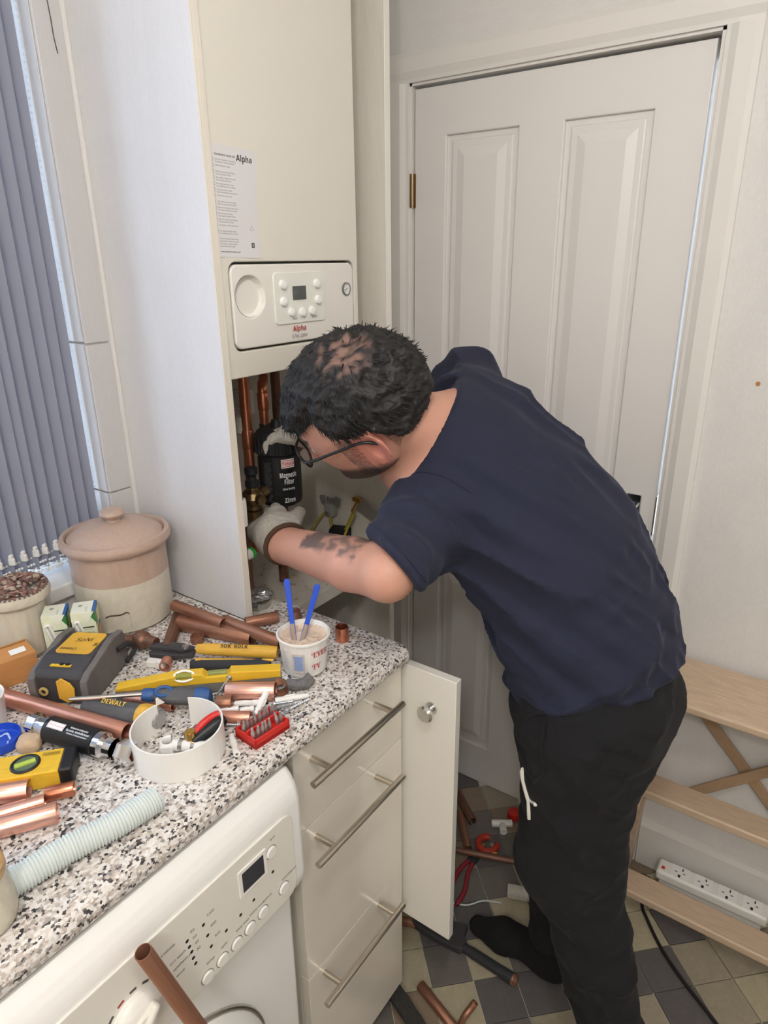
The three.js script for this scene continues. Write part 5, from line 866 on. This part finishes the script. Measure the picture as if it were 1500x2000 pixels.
  part('olive', orient(lathe([[0.0093, il - 0.02], [0.0093, il - 0.003], [0.0085, il - 0.002], [0.008, il - 0.02]], 24), Ia, Ib), M.copper[4], si);
  part('lettering', orient(new THREE.CylinderGeometry(0.0187, 0.0187, 0.082, 30, 1, true, -1.75, 1.9).translate(0, 0.079, 0), Ia, Ib), printMat(400, 560, (g, w, h) => { g.save(); g.translate(0, h); g.rotate(-Math.PI / 2); g.fillStyle = '#fff'; g.fillRect(40, 120, 200, 110); g.fillStyle = '#b0304a'; g.font = '46px sans-serif'; g.strokeStyle = '#b0304a'; g.lineWidth = 4; g.strokeRect(48, 128, 184, 94); g.fillText('flomasta', 54, 190); g.fillStyle = '#e9e9e9'; g.font = 'bold 40px sans-serif'; g.fillText('Electrolytic', 300, 150); g.fillText('Scale Inhibitor', 270, 200); g.font = 'bold 26px sans-serif'; g.fillText('15mm Compression', 290, 240); g.restore(); }), si);
  // yellow box level at the front left
  const yb = thing('box_level', 'yellow box section spirit level with round vial and black end cap', 'spirit level', [0.368, T, -0.300], 0.86);
  part('level_body', box(0.13, 0.026, 0.046, -0.015, 0.0135, 0.0, 0.002), M.yellow, yb); part('end_cap', box(0.018, 0.027, 0.047, 0.058, 0.0138, 0.0, 0.004), M.black, yb);
  const vr = part('vial_ring', new THREE.TorusGeometry(0.0165, 0.0022, 10, 34).rotateX(Math.PI / 2).translate(0.006, 0.0268, 0), M.black, yb); part('vial', cyl(0.0155, 0.0155, 0.0015, 30).translate(0.006, 0.0265, 0), phy({ color: 0x5f6f5a, roughness: 0.1 }), vr); part('bubble_tube', rod([-0.006, 0.0275, 0.004], [0.018, 0.0275, -0.004], 0.0038), phy({ color: 0xa9c04e, roughness: 0.1 }), vr);
  part('barcode', new THREE.PlaneGeometry(0.024, 0.01).rotateX(-Math.PI / 2).translate(0.036, 0.0268, -0.012), printMat(128, 52, (g) => { g.fillStyle = '#7a6420'; for (let k = 0; k < 26; k++) g.fillRect(4 + k * 4.6, 6, (k * 7 % 3) + 1, 34); }), yb);
  // white tub, blue lid and a tan stone
  const wt = thing('white_tub', 'small empty white plastic tub at the edge of the clutter', 'tub', [0.208, T, -0.322]); part('tub_wall', lathe([[0, 0.001], [0.03, 0.001], [0.033, 0.003], [0.037, 0.05], [0.0385, 0.053], [0.0375, 0.0545], [0.0355, 0.053], [0.0315, 0.005], [0, 0.004]], 44), M.whitePlastic, wt);
  const bl = thing('blue_lid', 'blue plastic tub lid smeared with white filler', 'lid', [0.268, T, -0.318]); part('lid_shell', lathe([[0, 0.004], [0.026, 0.004], [0.0275, 0.006], [0.028, 0.016], [0.0295, 0.016], [0.0295, 0.003], [0.027, 0.001], [0, 0.001]], 44), M.blue, bl); { const g = new THREE.CircleGeometry(0.025, 40, 0, 6.283).rotateX(-Math.PI / 2); const p = g.attributes.position; for (let i = 1; i < p.count; i++) { const a = i * 0.9, k = 0.6 + 0.4 * noise.noise(Math.cos(i * 0.157) * 2, Math.sin(i * 0.157) * 2, 3); p.setX(i, p.getX(i) * k); p.setZ(i, p.getZ(i) * k); p.setY(i, 0.0048); } g.computeVertexNormals(); part('filler_smear', g, std({ color: 0xbcd0f0, roughness: 0.8 }), bl); }
  { const g = new THREE.IcosahedronGeometry(0.016, 3), p = g.attributes.position; for (let i = 0; i < p.count; i++) { const k = 1 + 0.25 * noise.noise(p.getX(i) * 60, p.getY(i) * 60, p.getZ(i) * 60); p.setXYZ(i, p.getX(i) * k * 1.2, Math.max(-0.0095, p.getY(i) * k * 0.8), p.getZ(i) * k); } g.computeVertexNormals(); const k = solo('plaster_lump', g, std({ map: mottled(196, 170, 142, 0.06), roughness: 0.9 }), 'tan lump of plaster between the blue lid and inhibitor', 'plaster'); k.position.set(0.312, T + 0.0098, -0.338); }
  // white cut ring with bits inside
  const rg = thing('plastic_ring', 'white cut plastic pipe ring standing round small fittings', 'ring', [0.493, T, -0.457]);
  { const gs = [], R = 0.0625, wl = 0.0022, H = 0.046, n = 60, a0 = 2.95, a1 = a0 + 5.55; const s = new THREE.Shape(); for (let k = 0; k <= n; k++) { const a = a0 + (a1 - a0) * k / n; s[k ? 'lineTo' : 'moveTo'](R * Math.cos(a), R * Math.sin(a)); } for (let k = n; k >= 0; k--) { const a = a0 + (a1 - a0) * k / n; s.lineTo((R - wl) * Math.cos(a), (R - wl) * Math.sin(a)); } s.closePath(); part('ring_wall', toCreasedNormals(new THREE.ExtrudeGeometry(s, { depth: H, bevelEnabled: false }), 0.5).rotateX(-Math.PI / 2), M.whitePlastic, rg);
    part('cut_tip', merge(extr([[0, 0], [0.012, 0], [0.003, 0.012], [0, 0.01]], 0.0022, 0).rotateY(1.3).translate(R * Math.cos(a0), H - 0.001, -R * Math.sin(a0))), M.whitePlastic, rg); }
  const pc = thing('pipe_clip', 'white plastic pipe clip lying inside the cut ring', 'pipe clip', [0.474, T, -0.452], 0.7); part('clip_jaw', new THREE.TorusGeometry(0.01, 0.003, 10, 28, 5).rotateX(Math.PI / 2).scale(1, 2.4, 1).translate(0, 0.0076, 0), M.white, pc); part('clip_base', box(0.018, 0.013, 0.006, 0, 0.0068, 0.012, 0.0015), M.white, pc);
  const cv = thing('check_valve', 'small white and chrome valve fitting with brass nut inside the ring', 'valve', [0.506, T, -0.466], 0.5); part('valve_body', merge(rod([-0.026, 0.009, 0], [0.03, 0.009, 0], 0.0082)), M.white, cv); part('nut', merge(cyl(0.0095, 0.0095, 0.006, 6).rotateZ(Math.PI / 2).translate(-0.014, 0.0095, 0), cyl(0.0095, 0.0095, 0.005, 6).rotateZ(Math.PI / 2).translate(0.004, 0.0095, 0), cyl(0.0095, 0.0095, 0.005, 6).rotateZ(Math.PI / 2).translate(0.024, 0.0095, 0)), M.chrome, cv); part('brass_nut', merge(cyl(0.0085, 0.0085, 0.01, 6).translate(-0.002, 0.024, -0.006), cyl(0.0065, 0.0065, 0.02, 16).translate(-0.002, 0.02, -0.006)), M.brass, cv);
  const rb = thing('stubby_screwdriver', 'stubby red and black screwdriver leaning inside the white ring', 'screwdriver'); part('handle', orient(lathe([[0, 0], [0.006, 0.001], [0.008, 0.01], [0.0105, 0.03], [0.011, 0.045], [0.008, 0.054], [0, 0.056]], 20), [0.507, 0.962, -0.468], [0.518, 0.976, -0.518]), M.black, rb); part('grip', tube([[0.503, 0.97, -0.477], [0.506, 0.979, -0.49], [0.509, 0.983, -0.505], [0.513, 0.984, -0.514]], 0.0055, 18, 8), M.red, rb);
  // red bit holder
  const bh = thing('bit_holder', 'red plastic screwdriver bit holder full of steel bits', 'bit holder', [0.5595, T, -0.5525], 1.48);
  part('tray', merge(box(0.064, 0.008, 0.046, 0, 0.0042, 0, 0.001), box(0.064, 0.016, 0.003, 0, 0.008, 0.0215, 0.001), box(0.064, 0.016, 0.003, 0, 0.008, -0.0215, 0.001), box(0.003, 0.016, 0.046, 0.0305, 0.008, 0, 0.001), box(0.003, 0.016, 0.046, -0.0305, 0.008, 0, 0.001), box(0.06, 0.02, 0.004, 0, 0.01, 0.001, 0.001)), M.red, bh);
  const bg = orient(lathe([[0, 0], [0.0032, 0], [0.0032, 0.014], [0.0022, 0.016], [0.0018, 0.022], [0, 0.023]], 6), [0, 0, 0], [0, 1, 0]);
  for (let i = 0; i < 8; i++) for (const zz of [-0.0105, 0.012]) { if (zz > 0 && i === 5) continue; const m = part('bit', bg, M.galv, bh); m.position.set(-0.026 + i * 0.0074, 0.008, zz); m.rotation.set(rr(-0.12, 0.12), 0, rr(-0.12, 0.12)); }
  // plaster tub with two blue spreaders
  const pt = thing('plaster_tub', 'white printed tub of half used filler on the worktop', 'tub', [0.497, T, -0.715]);
  part('tub_wall', lathe([[0, 0.001], [0.034, 0.001], [0.0365, 0.004], [0.042, 0.062], [0.0445, 0.064], [0.045, 0.0675], [0.0425, 0.0685], [0.0405, 0.064], [0.036, 0.01], [0, 0.006]], 50), M.whitePlastic, pt);
  { const g = new THREE.CircleGeometry(0.0405, 48).rotateX(-Math.PI / 2), gg = new THREE.RingGeometry(0.0001, 0.0402, 48, 14).rotateX(-Math.PI / 2), p = gg.attributes.position; for (let i = 0; i < p.count; i++) { const x = p.getX(i), z = p.getZ(i); p.setY(i, 0.055 + 0.006 * noise.noise(x * 60, 1, z * 60) + 0.003 * noise.noise(x * 150, 4, z * 150) + (Math.hypot(x, z) > 0.036 ? 0.004 : 0)); } gg.computeVertexNormals(); part('filler', gg, M.plaster, pt); }
  part('tub_print', new THREE.CylinderGeometry(0.0418, 0.0372, 0.052, 48, 1, true, -0.55, 2.5).translate(0, 0.034, 0), printMat(1024, 400, (g) => { g.fillStyle = '#c02c34'; g.font = 'bold 110px serif'; g.fillText("‘EVER", 640, 150); g.fillText("‘FV", 640, 330); g.strokeStyle = '#c98a90'; g.lineWidth = 5; g.strokeRect(330, 90, 190, 280); g.fillStyle = '#9fb0d4'; g.fillRect(345, 110, 160, 220); g.fillStyle = '#6c7db0'; for (let k = 0; k < 13; k++) g.fillRect(352, 120 + k * 16, 146 - (k * 37 % 40), 5); g.fillStyle = '#9a9aa2'; for (let k = 0; k < 14; k++) g.fillRect(110, 70 + k * 20, 150 - (k * 53 % 60), 4); }), pt);
  for (const [a, b, lab] of [[[0.487, T + 0.05, -0.704], [0.46, 1.10, -0.722], 'blue plastic spreader stick leaning left in the filler tub'], [[0.496, T + 0.05, -0.71], [0.505, 1.092, -0.748], 'blue plastic spreader stick with filler smears leaning towards cupboard']]) {
    const st = thing('spreader', lab, 'spreader', [0, 0, 0], 0, 'blue spreaders'); const L0 = dist(a, b);
    part('stick', orient(extr([[-0.0035, 0], [0.0035, 0], [0.0048, L0 - 0.02], [0.0052, L0 - 0.004], [0.003, L0], [-0.003, L0], [-0.0052, L0 - 0.004], [-0.0048, L0 - 0.02]], 0.003, 0.0008).rotateY(0.7), a, b), M.blue, st);
    part('filler_smear', orient(box(0.007, 0.03, 0.0042, 0, 0.018, 0.002, 0.0012).rotateY(0.7), a, b), M.plaster, st);
  }
  { // twisted grey putty
    const g = new THREE.TubeGeometry(new THREE.CatmullRomCurve3([V(0, 0.008, 0), V(0.012, 0.0085, -0.006), V(0.022, 0.009, -0.018), V(0.026, 0.016, -0.03)]), 40, 0.0095, 16), p = g.attributes.position; for (let i = 0; i < p.count; i++) { const x = p.getX(i), y = p.getY(i), z = p.getZ(i), n = 0.0035 * noise.noise(x * 90, y * 90, z * 90); p.setXYZ(i, x + n, Math.max(0.0004, y + n), z + n); } g.computeVertexNormals();
    const m = solo('putty', g, M.puttyGrey, 'twisted lump of grey putty in front of the filler tub', 'putty'); m.position.set(0.515, T, -0.652);
  }
  // wall plugs and screws
  const plug = (a, b, lab) => { const t = thing('wall_plug', lab, 'wall plug', [0, 0, 0], 0, 'white wall plugs'); const l = dist(a, b); part('plug_body', orient(lathe([[0.0022, 0], [0.005, 0.0005], [0.005, l * 0.3], [0.0042, l * 0.34], [0.0048, l * 0.6], [0.0038, l * 0.95], [0.002, l], [0.0015, l * 0.9]], 16), a, b), M.white, t); part('fin', orient(merge(box(0.0016, l * 0.3, 0.0016, 0.005, l * 0.45, 0), box(0.0016, l * 0.3, 0.0016, -0.005, l * 0.45, 0)), a, b), M.white, t); };
  plug([0.512, 0.9525, -0.597], [0.478, 0.9525, -0.571], 'white wall plug beside the fat copper coupling'); plug([0.52, 0.972, -0.602], [0.532, 0.958, -0.565], 'white wall plug propped against the red bit holder'); plug([0.494, 0.9525, -0.567], [0.474, 0.9525, -0.545], 'white wall plug beside the cut ring'); plug([0.514, 0.9525, -0.58], [0.498, 0.9525, -0.565], 'short white wall plug in the pile behind the bits'); plug([0.526, 0.9525, -0.612], [0.56, 0.9525, -0.653], 'long white wall plug near the grey putty'); plug([0.568, 0.9525, -0.494], [0.53, 0.9525, -0.518], 'white wall plug lying in front of the red bit holder');
  const screw = (a, b, lab) => { const t = thing('screw', lab, 'screw', [0, 0, 0], 0, 'zinc screws'); const l = dist(a, b), pts = [[0, 0]]; for (let k = 0; k < 22; k++) pts.push([0.0014 + (k % 2) * 0.0008 - (k < 3 ? (3 - k) * 0.0004 : 0), 0.001 + k * l * 0.036]); pts.push([0.0016, l * 0.82], [0.0016, l * 0.97]); part('shank', orient(lathe(pts, 10), a, b), M.zinc, t); part('head', orient(merge(cyl(0.0042, 0.0042, 0.003, 6).translate(0, l, 0), cyl(0.0056, 0.0056, 0.001, 18).translate(0, l - 0.002, 0)), a, b), M.zinc, t); };
  screw([0.452, 0.9525, -0.545], [0.446, 0.975, -0.594], 'long zinc screw leaning by the blue screwdriver handle'); screw([0.538, 0.953, -0.592], [0.556, 0.953, -0.627], 'zinc hex screw lying among the wall plugs'); screw([0.568, 0.953, -0.65], [0.557, 0.953, -0.602], 'zinc hex screw nearest the worktop edge'); screw([0.545, 0.953, -0.622], [0.53, 0.953, -0.604], 'short zinc hex screw beside the long wall plug'); screw([0.502, 0.953, -0.527], [0.524, 0.953, -0.54], 'zinc screw beside the narrow copper tube');
  // corrugated hose
  const hs = thing('corrugated_hose', 'length of pale grey corrugated plastic hose on the worktop', 'hose');
  { const cv2 = new THREE.CatmullRomCurve3([V(0.53, T + 0.0175, -0.196), V(0.538, T + 0.0175, -0.262), V(0.552, T + 0.0175, -0.32), V(0.557, T + 0.0175, -0.369)]), n = 192, g = new THREE.TubeGeometry(cv2, n, 0.0155, 26, false), p = g.attributes.position; for (let i = 0; i <= n; i++) { const c0 = cv2.getPointAt(i / n), k = 1 + 0.085 * Math.cos(i / n * 46 * 6.283); for (let j = 0; j <= 26; j++) { const q = i * 27 + j; p.setXYZ(q, c0.x + (p.getX(q) - c0.x) * k, c0.y + (p.getY(q) - c0.y) * k, c0.z + (p.getZ(q) - c0.z) * k); } } g.computeVertexNormals(); part('hose_wall', g, M.hose, hs); part('hose_end', new THREE.TorusGeometry(0.0148, 0.0012, 8, 30).rotateY(0.1).translate(0.557, T + 0.0175, -0.369), M.hose, hs); }
  // ribbed pot at the front
  const bk = thing('ribbed_pot', 'cream ribbed pottery beaker with brown rim at worktop front', 'pot', [0.54, T, -0.168]);
  part('pot_body', lathe([[0, 0.001], [0.026, 0.001], [0.031, 0.006], [0.0335, 0.016], [0.0325, 0.024], [0.0335, 0.032], [0.0315, 0.04], [0.032, 0.048], [0.0295, 0.056], [0.0295, 0.064]], 48), M.stoneCream, bk); part('pot_rim', lathe([[0.0295, 0.063], [0.0315, 0.068], [0.031, 0.075], [0.029, 0.077], [0.0265, 0.073], [0.026, 0.06], [0.02, 0.02], [0, 0.016]], 48), phy({ map: mottled(196, 158, 108, 0.16, 14), roughness: 0.4 }), bk, 'brown glazed rim');
  // copper pipe leaning on the washing machine
  pipeOn([0.74, 0.006, -0.49], [0.6535, 0.884, -0.268], 0.0098, 1, 'long brown copper pipe standing against the washing machine front');
}
renderer.render(scene, camera);
